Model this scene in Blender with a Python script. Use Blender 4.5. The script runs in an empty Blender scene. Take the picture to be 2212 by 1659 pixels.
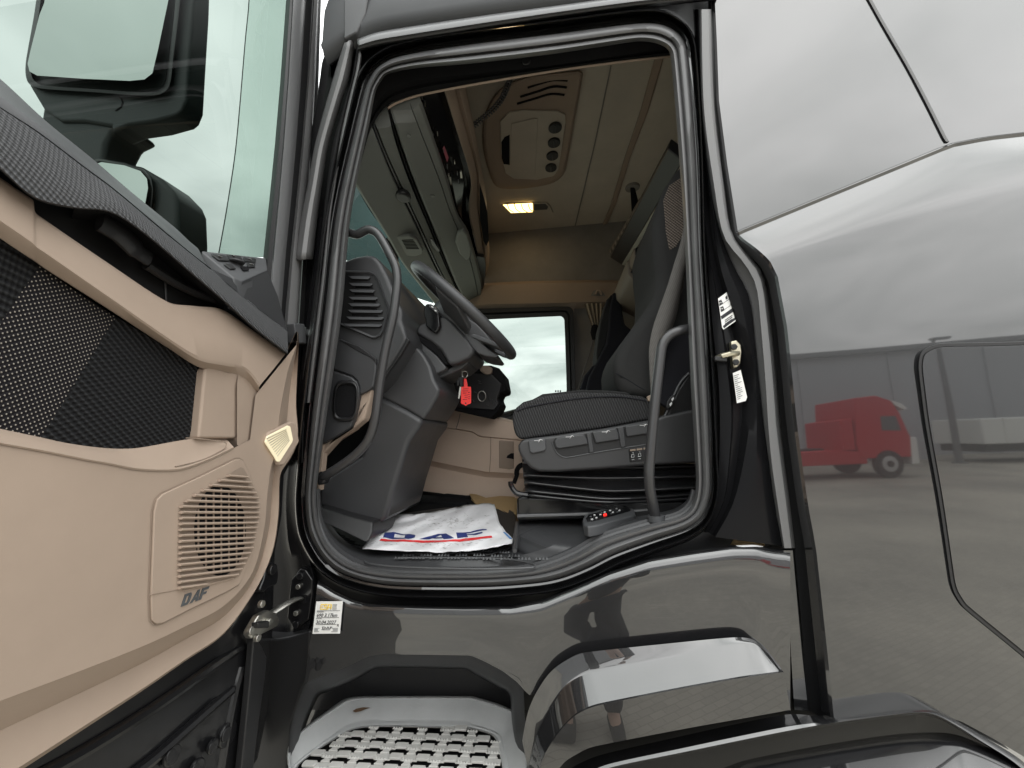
import bpy, bmesh, math, random
from mathutils import Vector, Matrix, noise
random.seed(7)
sc = bpy.context.scene
COL = sc.collection

# ------------------------------------------------------------------ camera
F_PX, CX, CY = 890.0, 1106.0, 829.5          # focal length and centre, in a 2212 x 1659 frame
YAW, PITCH, ROLL = map(math.radians, (5.6, 7.4, 2.5))
CAM = Vector((0.0, -1.25, 1.95))             # standing beside the cab, eye 1.95 m above the ground
_fw = Vector((-math.sin(YAW)*math.cos(PITCH), math.cos(YAW)*math.cos(PITCH), math.sin(PITCH)))
_r0 = Vector((math.cos(YAW), math.sin(YAW), 0)); _u0 = _r0.cross(_fw)
RT = _r0*math.cos(ROLL) - _u0*math.sin(ROLL); UP = _u0*math.cos(ROLL) + _r0*math.sin(ROLL)
cd = bpy.data.cameras.new('camera'); cam = bpy.data.objects.new('camera', cd); COL.objects.link(cam)
cd.sensor_width = 36; cd.lens = F_PX/2212*36; cd.clip_start = 0.02; cd.clip_end = 2000
m3 = Matrix((RT, UP, -_fw)).transposed()
cam.matrix_world = Matrix.Translation(CAM) @ m3.to_4x4()
sc.camera = cam

# ------------------------------------------------------------------ sky, sun, exposure
SUN_EL, SUN_AZ = math.radians(52), math.radians(150)   # azimuth from +y towards +x: behind the camera, to the right
w = bpy.data.worlds.new('World'); sc.world = w; w.use_nodes = True
nt = w.node_tree; nt.nodes.clear()
def wn(t, **k):
    n = nt.nodes.new(t)
    for a, b in k.items(): setattr(n, a, b)
    return n
out = wn('ShaderNodeOutputWorld'); bg = wn('ShaderNodeBackground'); bg.inputs['Strength'].default_value = 0.1
sky = wn('ShaderNodeTexSky', sky_type='NISHITA', sun_disc=False, sun_elevation=SUN_EL, sun_rotation=SUN_AZ)
tc = wn('ShaderNodeTexCoord'); sep = wn('ShaderNodeSeparateXYZ')
nt.links.new(tc.outputs['Generated'], sep.inputs[0])
mz = wn('ShaderNodeMath', operation='MAXIMUM'); mz.inputs[1].default_value = 0.0
nt.links.new(sep.outputs['Z'], mz.inputs[0])
az = wn('ShaderNodeMath', operation='ADD'); az.inputs[1].default_value = 0.22
nt.links.new(mz.outputs[0], az.inputs[0])
dv = wn('ShaderNodeVectorMath', operation='DIVIDE'); cb = wn('ShaderNodeCombineXYZ')
for i in range(3): nt.links.new(az.outputs[0], cb.inputs[i])
nt.links.new(tc.outputs['Generated'], dv.inputs[0]); nt.links.new(cb.outputs[0], dv.inputs[1])
nz = wn('ShaderNodeTexNoise'); nz.inputs['Scale'].default_value = 1.5; nz.inputs['Detail'].default_value = 4; nz.inputs['Roughness'].default_value = 0.5; nz.inputs['Distortion'].default_value = 0.5
nt.links.new(dv.outputs[0], nz.inputs['Vector'])
cr = wn('ShaderNodeValToRGB')
cr.color_ramp.elements[0].position = 0.36; cr.color_ramp.elements[0].color = (0.52, 0.545, 0.535, 1)
cr.color_ramp.elements[1].position = 0.68; cr.color_ramp.elements[1].color = (1.0, 1.0, 0.99, 1)
nt.links.new(nz.outputs['Fac'], cr.inputs[0])
SKY_LEVEL = 23.0
zg = wn('ShaderNodeMath', operation='MULTIPLY_ADD'); zg.inputs[1].default_value = 1.04*SKY_LEVEL; zg.inputs[2].default_value = 0.40*SKY_LEVEL
nt.links.new(mz.outputs[0], zg.inputs[0])
mul = wn('ShaderNodeVectorMath', operation='SCALE')
nt.links.new(cr.outputs[0], mul.inputs[0]); nt.links.new(zg.outputs[0], mul.inputs['Scale'])
mx = wn('ShaderNodeMixRGB'); mx.inputs[0].default_value = 0.94
nt.links.new(sky.outputs[0], mx.inputs[1]); nt.links.new(mul.outputs[0], mx.inputs[2])
nt.links.new(mx.outputs[0], bg.inputs['Color']); nt.links.new(bg.outputs[0], out.inputs[0])
sl = bpy.data.lights.new('sun', 'SUN'); sl.energy = 0.9; sl.angle = math.radians(140); sl.color = (1.0, 0.97, 0.92)
so = bpy.data.objects.new('sun', sl); COL.objects.link(so)
sd = Vector((math.sin(SUN_AZ)*math.cos(SUN_EL), math.cos(SUN_AZ)*math.cos(SUN_EL), math.sin(SUN_EL)))
so.rotation_euler = sd.to_track_quat('Z', 'Y').to_euler()
sc.view_settings.view_transform = 'Standard'; sc.view_settings.look = 'None'
sc.view_settings.exposure = 0.62; sc.view_settings.gamma = 1.0; sc.view_settings.use_curve_mapping = False
sc.render.engine = 'CYCLES'
try:
    sc.cycles.use_denoising = True
    sc.cycles.max_bounces = 10; sc.cycles.transparent_max_bounces = 12
    sc.cycles.caustics_reflective = False; sc.cycles.caustics_refractive = False
    sc.cycles.sample_clamp_indirect = 6
except Exception: pass

# ------------------------------------------------------------------ rays: a picture point at a given real distance
def ray(px, py): return (_fw*F_PX + RT*(px-CX) - UP*(py-CY)).normalized()
def Y(px, py, y): d = ray(px, py); return CAM + d*((y-CAM.y)/d.y)        # on the plane y (parallel to the cab side)
def X(px, py, x): d = ray(px, py); return CAM + d*((x-CAM.x)/d.x)        # on the plane x (the open door)
def Z(px, py, z): d = ray(px, py); return CAM + d*((z-CAM.z)/d.z)        # on a level plane
def PL(px, py, p, n):
    d = ray(px, py); p = Vector(p); n = Vector(n); return CAM + d*((p-CAM).dot(n)/d.dot(n))
def Ys(pts, y): return [Y(a, b, y) for a, b in pts]
def Xs(pts, x): return [X(a, b, x) for a, b in pts]
def Zs(pts, z): return [Z(a, b, z) for a, b in pts]

# ------------------------------------------------------------------ curves
def cat(p, n=6, closed=False):
    p = [Vector(q) for q in p]; m = len(p); o = []
    segs = m if closed else m-1
    for i in range(segs):
        if closed: a, b, c, d = p[(i-1) % m], p[i], p[(i+1) % m], p[(i+2) % m]
        else: a, b, c, d = p[max(i-1, 0)], p[i], p[i+1], p[min(i+2, m-1)]
        for k in range(n):
            t = k/n
            # centripetal-ish: limit tangents so unequal spacing does not overshoot
            L = (c-b).length
            t1 = (c-a); t2 = (d-b)
            t1 = t1.normalized()*min(L, t1.length*.5) if t1.length > 1e-9 else t1
            t2 = t2.normalized()*min(L, t2.length*.5) if t2.length > 1e-9 else t2
            h = t*t; g = h*t
            o.append(b*(2*g-3*h+1) + t1*(g-2*h+t) + c*(-2*g+3*h) + t2*(g-h))
    if not closed: o.append(p[-1])
    return o
def resample(p, n, closed=False):
    p = [Vector(q) for q in p]
    if closed: p = p+[p[0]]
    L = [0]
    for a, b in zip(p, p[1:]): L.append(L[-1]+(b-a).length)
    o = []; k = 0
    cnt = n if closed else n-1
    for i in range(n):
        s = L[-1]*i/cnt
        while k < len(L)-2 and L[k+1] < s: k += 1
        f = (s-L[k])/max(L[k+1]-L[k], 1e-9)
        o.append(p[k].lerp(p[k+1], f))
    return o
def interp(pts, q):                       # y value at q of a polyline listed by x
    for (a, b), (c, d) in zip(pts, pts[1:]):
        if a <= q <= c: return b+(d-b)*(q-a)/(c-a)
    return pts[0][1] if q < pts[0][0] else pts[-1][1]

# ------------------------------------------------------------------ objects
def thing(name, label, cat_, loc=(0, 0, 0), group=None, kind=None):
    o = bpy.data.objects.new(name, None); COL.objects.link(o); o.location = loc; o.empty_display_size = .1
    o['label'] = label; o['category'] = cat_
    if group: o['group'] = group
    if kind: o['kind'] = kind
    return o
def tag(o, label, cat_=None, group=None, kind=None):
    o['label'] = label
    if cat_: o['category'] = cat_
    if group: o['group'] = group
    if kind: o['kind'] = kind
    return o
def wloc(o):
    v = Vector(o.location)
    while o.parent: o = o.parent; v = v+Vector(o.location)
    return v
def link(name, me, m, parent=None, label=None):
    o = bpy.data.objects.new(name, me); COL.objects.link(o)
    if m: me.materials.append(m)
    if parent: o.parent = parent; o.location = -wloc(parent)
    if label: o['label'] = label
    return o
def mesh(name, v, f, m, parent=None, smooth=40, bevel=0, seg=2, label=None, sub=0, solid=0):
    me = bpy.data.meshes.new(name); me.from_pydata([tuple(q) for q in v], [], f); me.update()
    bm = bmesh.new(); bm.from_mesh(me); bmesh.ops.remove_doubles(bm, verts=bm.verts, dist=1e-5)
    bmesh.ops.recalc_face_normals(bm, faces=bm.faces); bm.to_mesh(me); bm.free()
    o = link(name, me, m, parent, label)
    fin(o, smooth, bevel, seg, sub, solid)
    return o
def fin(o, smooth=40, bevel=0, seg=2, sub=0, solid=0):
    me = o.data
    if smooth:
        for p in me.polygons: p.use_smooth = True
        me.set_sharp_from_angle(angle=math.radians(smooth))
    if solid:
        s = o.modifiers.new('solid', 'SOLIDIFY'); s.thickness = solid; s.offset = -1
    if bevel:
        b = o.modifiers.new('bevel', 'BEVEL'); b.width = bevel; b.segments = seg; b.limit_method = 'ANGLE'; b.angle_limit = math.radians(35); b.harden_normals = True
        for p in me.polygons: p.use_smooth = True
    if sub:
        s = o.modifiers.new('sub', 'SUBSURF'); s.levels = sub; s.render_levels = sub
def loft(name, rows, m, parent=None, cu=False, cv=False, **k):   # rows: equal-length lists of points; cu closes each row, cv joins last row to first
    n = len(rows[0]); v = [p for r in rows for p in r]; f = []
    R = len(rows)
    for i in range(R if cv else R-1):
        for j in range(n if cu else n-1):
            a = i*n+j; b = i*n+(j+1) % n; c = ((i+1) % R)*n+(j+1) % n; d = ((i+1) % R)*n+j
            f.append((a, b, c, d))
    return mesh(name, v, f, m, parent, **k)
def slab(name, pts, d, m, parent=None, bevel=.003, **k):         # an outline pushed along d into a solid
    d = Vector(d); n = len(pts); v = list(pts)+[p+d for p in pts]
    f = [tuple(range(n)), tuple(range(2*n-1, n-1, -1))]+[(i, (i+1) % n, (i+1) % n+n, i+n) for i in range(n)]
    return mesh(name, v, f, m, parent, bevel=bevel, **k)
def tube(name, pts, r, m, parent=None, n=10, closed=False, caps=True, flat=None, **k):
    pts = [Vector(p) for p in pts]; N = len(pts); rows = []
    rr = r if isinstance(r, (list, tuple)) else [r]*N
    prev = None
    for i, p in enumerate(pts):
        a = pts[(i-1) % N] if (closed or i > 0) else p
        b = pts[(i+1) % N] if (closed or i < N-1) else p
        t = (b-a).normalized()
        if prev is None:
            ref = Vector((0, 0, 1)) if abs(t.z) < .9 else Vector((1, 0, 0))
            u = t.cross(ref).normalized()
        else: u = (prev-t*prev.dot(t)).normalized()
        prev = u; w_ = t.cross(u)
        fx = flat or (1, 1)
        rows.append([p+(u*math.cos(q*2*math.pi/n)*fx[0]+w_*math.sin(q*2*math.pi/n)*fx[1])*rr[i] for q in range(n)])
    v = [p for r_ in rows for p in r_]; f = []
    for i in range(N if closed else N-1):
        for j in range(n): f.append((i*n+j, i*n+(j+1) % n, ((i+1) % N)*n+(j+1) % n, ((i+1) % N)*n+j))
    if caps and not closed: f += [tuple(range(n-1, -1, -1)), tuple(range((N-1)*n, N*n))]
    return mesh(name, v, f, m, parent, **k)
def box(name, c, s, m, parent=None, bevel=.004, rot=None, **k):
    c = Vector(c); sx, sy, sz = [q/2 for q in s]
    v = [Vector((x, y, z)) for x in (-sx, sx) for y in (-sy, sy) for z in (-sz, sz)]
    if rot: M = Matrix.Rotation(rot[0], 3, rot[1]); v = [M @ q for q in v]
    f = [(0, 1, 3, 2), (4, 6, 7, 5), (0, 4, 5, 1), (2, 3, 7, 6), (0, 2, 6, 4), (1, 5, 7, 3)]
    return mesh(name, [c+q for q in v], f, m, parent, bevel=bevel, **k)
def disc(name, c, ax, r, h, m, parent=None, n=20, bevel=.001, r2=None, up=None, **k):
    ax = Vector(ax).normalized(); u = ax.cross(Vector(up) if up else (Vector((0, 0, 1)) if abs(ax.z) < .9 else Vector((1, 0, 0)))).normalized(); w_ = ax.cross(u)
    c = Vector(c); ru = r; rw = r2 or r
    ring = [c+u*math.cos(i*2*math.pi/n)*ru+w_*math.sin(i*2*math.pi/n)*rw for i in range(n)]
    return slab(name, ring, ax*h, m, parent, bevel=bevel, **k)
def text(name, body, M, size, m, parent=None, depth=.0004, shear=0, sx=1):
    cu = bpy.data.curves.new(name, 'FONT'); cu.body = body; cu.size = size; cu.extrude = depth; cu.shear = shear; cu.resolution_u = 2
    t = bpy.data.objects.new(name, cu); COL.objects.link(t)
    me = bpy.data.meshes.new_from_object(t); bpy.data.objects.remove(t)
    me.transform(Matrix.Diagonal((sx, 1, 1, 1))); me.transform(M)
    return link(name, me, m, parent)
def basisM(o, ex, ey):
    ex = Vector(ex).normalized(); ey = Vector(ey); ey = (ey-ex*ey.dot(ex)).normalized(); ez = ex.cross(ey)
    return Matrix.Translation(Vector(o)) @ Matrix((ex, ey, ez)).transposed().to_4x4()
def setM(o, M): o.data.transform(M)
def clone(o, parent=None, loc=None):
    c = o.copy(); COL.objects.link(c); c.parent = parent or o.parent
    if loc is not None: c.location = loc
    for ch in list(o.children):
        clone(ch, c)
    return c

# ------------------------------------------------------------------ materials
def mat(name, col, rough=.5, metal=0, spec=.5, coat=0, coat_ior=1.5, coat_rough=.02, bump=None, var=0, emit=None, es=1, dust=0):
    m = bpy.data.materials.new(name); m.use_nodes = True; t = m.node_tree; b = t.nodes['Principled BSDF']
    b.inputs['Base Color'].default_value = (*col, 1); b.inputs['Roughness'].default_value = rough; b.inputs['Metallic'].default_value = metal
    b.inputs['Specular IOR Level'].default_value = spec
    b.inputs['Coat Weight'].default_value = coat; b.inputs['Coat IOR'].default_value = coat_ior; b.inputs['Coat Roughness'].default_value = coat_rough
    if emit: b.inputs['Emission Color'].default_value = (*emit, 1); b.inputs['Emission Strength'].default_value = es
    co = t.nodes.new('ShaderNodeTexCoord')
    if bump:
        sc_, st = bump[:2]
        n = t.nodes.new('ShaderNodeTexNoise'); n.inputs['Scale'].default_value = sc_; n.inputs['Detail'].default_value = bump[2] if len(bump) > 2 else 3
        t.links.new(co.outputs['Object'], n.inputs['Vector'])
        bp = t.nodes.new('ShaderNodeBump'); bp.inputs['Strength'].default_value = st; bp.inputs['Distance'].default_value = bump[3] if len(bump) > 3 else .002
        t.links.new(n.outputs['Fac'], bp.inputs['Height']); t.links.new(bp.outputs[0], b.inputs['Normal'])
        if coat: t.links.new(bp.outputs[0], b.inputs['Coat Normal'])
    if var or dust:
        n2 = t.nodes.new('ShaderNodeTexNoise'); n2.inputs['Scale'].default_value = 5; n2.inputs['Detail'].default_value = 8; n2.inputs['Roughness'].default_value = .65
        t.links.new(co.outputs['Object'], n2.inputs['Vector'])
        if var:
            r = t.nodes.new('ShaderNodeValToRGB'); r.color_ramp.elements[0].position = .3; r.color_ramp.elements[1].position = .7
            r.color_ramp.elements[0].color = (*[q*(1-var) for q in col], 1); r.color_ramp.elements[1].color = (*[min(1, q*(1+var)) for q in col], 1)
            t.links.new(n2.outputs['Fac'], r.inputs[0]); t.links.new(r.outputs[0], b.inputs['Base Color'])
        mr = t.nodes.new('ShaderNodeMapRange'); mr.inputs[1].default_value = .3; mr.inputs[2].default_value = .75
        mr.inputs[3].default_value = rough; mr.inputs[4].default_value = min(1, rough+.12+dust)
        t.links.new(n2.outputs['Fac'], mr.inputs[0]); t.links.new(mr.outputs[0], b.inputs['Roughness'])
    return m
def glass(name, tint, rough=.0, refl=1.0):
    m = bpy.data.materials.new(name); m.use_nodes = True; t = m.node_tree; t.nodes.clear()
    o = t.nodes.new('ShaderNodeOutputMaterial'); tr = t.nodes.new('ShaderNodeBsdfTransparent'); gl = t.nodes.new('ShaderNodeBsdfGlossy')
    tr.inputs[0].default_value = (*tint, 1); gl.inputs['Roughness'].default_value = rough; gl.inputs[0].default_value = (refl, refl, refl, 1)
    lw = t.nodes.new('ShaderNodeLayerWeight'); lw.inputs[0].default_value = .5
    pw = t.nodes.new('ShaderNodeMath'); pw.operation = 'POWER'; pw.inputs[1].default_value = 5; t.links.new(lw.outputs['Facing'], pw.inputs[0])
    fr = t.nodes.new('ShaderNodeMath'); fr.operation = 'MULTIPLY_ADD'; fr.inputs[1].default_value = .92; fr.inputs[2].default_value = .045; t.links.new(pw.outputs[0], fr.inputs[0])
    mx = t.nodes.new('ShaderNodeMixShader'); t.links.new(fr.outputs[0], mx.inputs[0]); t.links.new(tr.outputs[0], mx.inputs[1]); t.links.new(gl.outputs[0], mx.inputs[2])
    t.links.new(mx.outputs[0], o.inputs[0]); return m
def weave(name, dark, light, sx, sy, ang=0, dots=False, axes='yz', thr=.5, bump=.5, rough=.9):
    # a woven cloth: rows of threads along one direction, or light dots on dark
    m = mat(name, dark, rough, spec=.2); t = m.node_tree; b = t.nodes['Principled BSDF']
    co = t.nodes.new('ShaderNodeTexCoord'); sp = t.nodes.new('ShaderNodeSeparateXYZ'); t.links.new(co.outputs['Object'], sp.inputs[0])
    cb_ = t.nodes.new('ShaderNodeCombineXYZ')
    ix = {'x': 0, 'y': 1, 'z': 2}
    t.links.new(sp.outputs[ix[axes[0]]], cb_.inputs[0]); t.links.new(sp.outputs[ix[axes[1]]], cb_.inputs[1])
    mp = t.nodes.new('ShaderNodeMapping'); mp.inputs['Rotation'].default_value = (0, 0, ang); mp.inputs['Scale'].default_value = (sx, sy, 1)
    t.links.new(cb_.outputs[0], mp.inputs[0]); s2 = t.nodes.new('ShaderNodeSeparateXYZ'); t.links.new(mp.outputs[0], s2.inputs[0])
    def sin(sock):
        q = t.nodes.new('ShaderNodeMath'); q.operation = 'SINE'; t.links.new(sock, q.inputs[0]); return q.outputs[0]
    a, c = sin(s2.outputs[0]), sin(s2.outputs[1])
    mu = t.nodes.new('ShaderNodeMath'); mu.operation = 'MULTIPLY' if dots else 'MULTIPLY_ADD'
    t.links.new(a, mu.inputs[0])
    if dots: t.links.new(c, mu.inputs[1])
    else: mu.inputs[1].default_value = .35; t.links.new(c, mu.inputs[2])
    mr = t.nodes.new('ShaderNodeMapRange'); mr.inputs[1].default_value = thr if dots else -.9; mr.inputs[2].default_value = (thr+.25) if dots else 1.2
    t.links.new(mu.outputs[0], mr.inputs[0])
    mx = t.nodes.new('ShaderNodeMixRGB'); mx.inputs[1].default_value = (*dark, 1); mx.inputs[2].default_value = (*light, 1)
    t.links.new(mr.outputs[0], mx.inputs[0]); t.links.new(mx.outputs[0], b.inputs['Base Color'])
    bp = t.nodes.new('ShaderNodeBump'); bp.inputs['Strength'].default_value = bump; bp.inputs['Distance'].default_value = .002
    t.links.new(mu.outputs[0], bp.inputs['Height']); t.links.new(bp.outputs[0], b.inputs['Normal'])
    return m

M = {}
M['paint'] = mat('black_paint', (.012, .012, .013), .25, coat=1, coat_ior=1.9, coat_rough=.012, bump=(1.6, .05, 1, .01))
M['paint_side'] = mat('black_side_paint', (.014, .014, .015), .22, coat=1, coat_ior=1.88, coat_rough=.025, bump=(2.2, .08, 1, .01))
M['well'] = mat('dark_gloss_plastic', (.020, .019, .018), .22, coat=.4, coat_rough=.12)
M['paint_in'] = mat('black_inner_paint', (.009, .009, .01), .28, coat=.35, coat_ior=1.5, coat_rough=.05, bump=(60, .12, 2, .001))
M['satin'] = mat('satin_grey_trim', (.13, .132, .136), .36, spec=.8, bump=(400, .06, 2, .0005))
M['seam'] = mat('grey_seam', (.12, .12, .12), .6)
M['roof'] = mat('dark_roof_paint', (.055, .058, .062), .5, spec=.5, var=.05)
M['brown'] = mat('brown_trim', (.17, .14, .11), .65)
M['satin2'] = mat('light_satin_trim', (.15, .15, .152), .40, spec=.6, bump=(500, .05, 2, .0005))
M['rubber'] = mat('grey_rubber', (.085, .085, .087), .40, spec=.8, bump=(250, .10, 2, .0006), var=.15)
M['rubber_dark'] = mat('black_rubber', (.018, .018, .019), .5, bump=(200, .1, 2, .0006))
M['bellow'] = mat('black_bellows', (.028, .028, .03), .30, spec=.9)
M['plastic'] = mat('charcoal_plastic', (.042, .043, .046), .40, spec=.6, bump=(900, .16, 2, .0004), var=.06)
M['plastic_mid'] = mat('grey_plastic', (.070, .072, .076), .42, spec=.55, bump=(900, .14, 2, .0004), var=.06)
M['pillar'] = mat('black_pillar_paint', (.009, .009, .010), .2, spec=.15, bump=(30, .08, 2, .001))
M['jamb'] = mat('black_jamb', (.010, .010, .011), .4)
M['seat_plastic'] = mat('dark_seat_plastic', (.044, .044, .046), .42, spec=.5, bump=(900, .14, 2, .0004))
M['plastic_dark'] = mat('black_plastic', (.014, .014, .015), .42, bump=(700, .12, 2, .0004))
M['gloss_black'] = mat('gloss_black_plastic', (.008, .008, .009), .12)
M['beige'] = mat('beige_plastic', (.39, .304, .242), .58, spec=.3, bump=(700, .16, 3, .0005), var=.05)
M['beige_in'] = mat('tan_tunnel_plastic', (.56, .435, .345), .58, spec=.3, bump=(700, .16, 3, .0005), var=.05)
M['handle'] = mat('charcoal_handle', (.035, .035, .037), .34, spec=.7, bump=(500, .06, 2, .0004))
M['beige_dark'] = mat('taupe_plastic', (.30, .235, .185), .62, spec=.3, bump=(700, .15, 3, .0005), var=.05)
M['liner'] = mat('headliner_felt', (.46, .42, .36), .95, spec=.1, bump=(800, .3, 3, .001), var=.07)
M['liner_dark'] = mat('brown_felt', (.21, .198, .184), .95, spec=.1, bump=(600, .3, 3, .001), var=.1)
M['shelf'] = mat('grey_green_shelf', (.16, .17, .162), .6, spec=.3, bump=(800, .15, 3, .0005), var=.05)
M['seat'] = weave('seat_cloth', (.026, .026, .027), (.056, .056, .058), 950, 300, .75, axes='xz', bump=.5)
M['seat_plain'] = mat('plain_seat_cloth', (.032, .032, .032), .9, spec=.2, bump=(900, .4, 4, .001), var=.12)
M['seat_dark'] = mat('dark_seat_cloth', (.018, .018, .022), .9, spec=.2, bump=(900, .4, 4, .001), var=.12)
M['dots'] = weave('dotted_cloth', (.012, .011, .013), (.33, .30, .26), 800, 650, .35, dots=True, thr=.55, bump=.6)
M['ribs'] = weave('ribbed_cloth', (.007, .007, .008), (.030, .031, .033), 500, 900, 1.05, bump=1.0)
M['ribs2'] = weave('ribbed_cloth_across', (.007, .007, .008), (.028, .029, .030), 900, 520, .15, bump=1.0)
M['band'] = weave('grey_weave', (.060, .061, .064), (.125, .126, .13), 1000, 760, .5, bump=.8)
M['carpet'] = mat('tan_carpet', (.42, .29, .15), 1, spec=.05, bump=(900, .8, 4, .003), var=.12)
M['mat_black'] = mat('black_carpet', (.012, .012, .013), .95, spec=.1, bump=(500, .6, 4, .003), var=.15)
M['tray'] = mat('grey_step_plastic', (.44, .45, .45), .55, spec=.4, bump=(220, .25, 4, .001), var=.10)
M['tread'] = mat('worn_tread_plastic', (.56, .555, .53), .6, spec=.4, bump=(160, .35, 4, .001), var=.12)
M['steel'] = mat('worn_steel', (.55, .54, .50), .35, metal=1, bump=(120, .2, 3, .0006), var=.1)
M['brass'] = mat('yellow_zinc', (.58, .54, .42), .33, metal=1, bump=(120, .2, 3, .0006), var=.15)
M['rail'] = mat('light_rail', (.55, .55, .50), .4, metal=.5)
M['white'] = mat('white_sticker', (.86, .86, .84), .5)
M['paper'] = mat('white_paper', (.74, .74, .76), .75, spec=.2, bump=(9, .9, 8, .012))
M['ink'] = mat('black_ink', (.02, .02, .025), .7)
M['ink_blue'] = mat('blue_ink', (.02, .035, .16), .7)
M['ink_red'] = mat('red_ink', (.72, .035, .04), .7)
M['ink_cyan'] = mat('light_blue_ink', (.08, .25, .55), .7)
M['yellow'] = mat('yellow_ink', (.85, .60, .06), .7)
M['grey_ink'] = mat('grey_ink', (.09, .095, .10), .5)
M['scuff'] = mat('brown_scuff', (.20, .12, .07), .8)
M['red_tag'] = mat('red_plastic_tag', (.85, .035, .03), .4)
M['red_led'] = mat('red_led', (.5, .01, .01), .3, emit=(1, .03, .02), es=1.0)
M['pink'] = mat('pink_label', (.42, .10, .14), .6)
M['icon'] = mat('white_icon_print', (.85, .85, .85), .6)
M['amber'] = mat('lit_reading_lamp', (.9, .7, .4), .3, emit=(1.0, .66, .22), es=3.6)
M['lamp_lens'] = mat('lit_door_lamp', (.5, .46, .36), .25, emit=(1.0, .86, .55), es=.40, bump=(60, .6, 2, .002))
M['door_glass'] = glass('green_tinted_glass', (.24, .282, .262))
M['quarter_glass'] = glass('green_laminate', (.78, .87, .825))
M['win_glass'] = glass('clear_tinted_glass', (.56, .63, .59))
M['shield'] = glass('windscreen_glass', (.74, .82, .77))
M['smoke'] = glass('smoked_visor', (.030, .046, .046))
M['mirror'] = mat('mirror_silver', (.50, .54, .52), .015, metal=1)
M['mirror_house'] = mat('mirror_housing', (.035, .04, .042), .5, bump=(600, .15, 2, .0006), var=.2)
M['belt'] = weave('seat_belt', (.10, .095, .09), (.20, .19, .18), 900, 1500, .3, axes='xz', bump=.3, rough=.7)
M['curtain'] = mat('beige_curtain', (.34, .29, .23), .95, spec=.1, bump=(500, .4, 3, .001))
M['net'] = weave('seat_mesh', (.05, .04, .035), (.26, .22, .19), 700, 700, .78, axes='xz', bump=.6)
def part(name, parent, label=None):
    o = bpy.data.objects.new(name, None); COL.objects.link(o); o.empty_display_size = .05
    o.parent = parent; o.location = -wloc(parent)
    if label: o['label'] = label
    return o
# ================================================================== the yard behind the camera (seen mirrored in the paint)
def brickmat():
    m = bpy.data.materials.new('paving'); m.use_nodes = True; t = m.node_tree; b = t.nodes['Principled BSDF']
    co = t.nodes.new('ShaderNodeTexCoord'); mp = t.nodes.new('ShaderNodeMapping'); mp.inputs['Rotation'].default_value = (0, 0, .5)
    t.links.new(co.outputs['Object'], mp.inputs[0])
    br = t.nodes.new('ShaderNodeTexBrick'); br.inputs['Scale'].default_value = 4.5
    br.inputs['Color1'].default_value = (.31, .295, .26, 1); br.inputs['Color2'].default_value = (.36, .34, .30, 1); br.inputs['Mortar'].default_value = (.24, .225, .20, 1); br.inputs['Mortar Size'].default_value = .012
    t.links.new(mp.outputs[0], br.inputs['Vector'])
    n = t.nodes.new('ShaderNodeTexNoise'); n.inputs['Scale'].default_value = .35; n.inputs['Detail'].default_value = 6
    t.links.new(co.outputs['Object'], n.inputs['Vector'])
    r = t.nodes.new('ShaderNodeValToRGB'); r.color_ramp.elements[0].color = (.72, .72, .72, 1); r.color_ramp.elements[1].color = (1.15, 1.13, 1.1, 1)
    r.color_ramp.elements[0].position = .35; r.color_ramp.elements[1].position = .65
    t.links.new(n.outputs['Fac'], r.inputs[0])
    mx = t.nodes.new('ShaderNodeMixRGB'); mx.blend_type = 'MULTIPLY'; mx.inputs[0].default_value = 1
    t.links.new(br.outputs[0], mx.inputs[1]); t.links.new(r.outputs[0], mx.inputs[2]); t.links.new(mx.outputs[0], b.inputs['Base Color'])
    b.inputs['Roughness'].default_value = .9
    return m
M['paving'] = brickmat()
g = mesh('ground', [(-600, -600, 0), (600, -600, 0), (600, 600, 0), (-600, 600, 0)], [(0, 1, 2, 3)], M['paving']); g['kind'] = 'structure'

M['clad'] = mat('grey_cladding', (.42, .43, .45), .6, var=.04)
M['clad2'] = mat('dark_grey_flashing', (.16, .165, .17), .6)
wh = thing('warehouse', 'long low grey metal-clad warehouse across the yard', 'building', (20, -30, 0))
box('wall', (22, -27, 3.45), (120, 6, 6.9), M['clad'], wh, bevel=0)
box('roof_edge', (22, -26.9, 7.0), (120.4, 6.6, .3), M['clad2'], wh, bevel=0)
for i in range(24):
    box('cladding_rib', (-36+i*5, -23.96, 3.4), (.12, .08, 6.8), M['clad'], wh, bevel=0)

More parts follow.
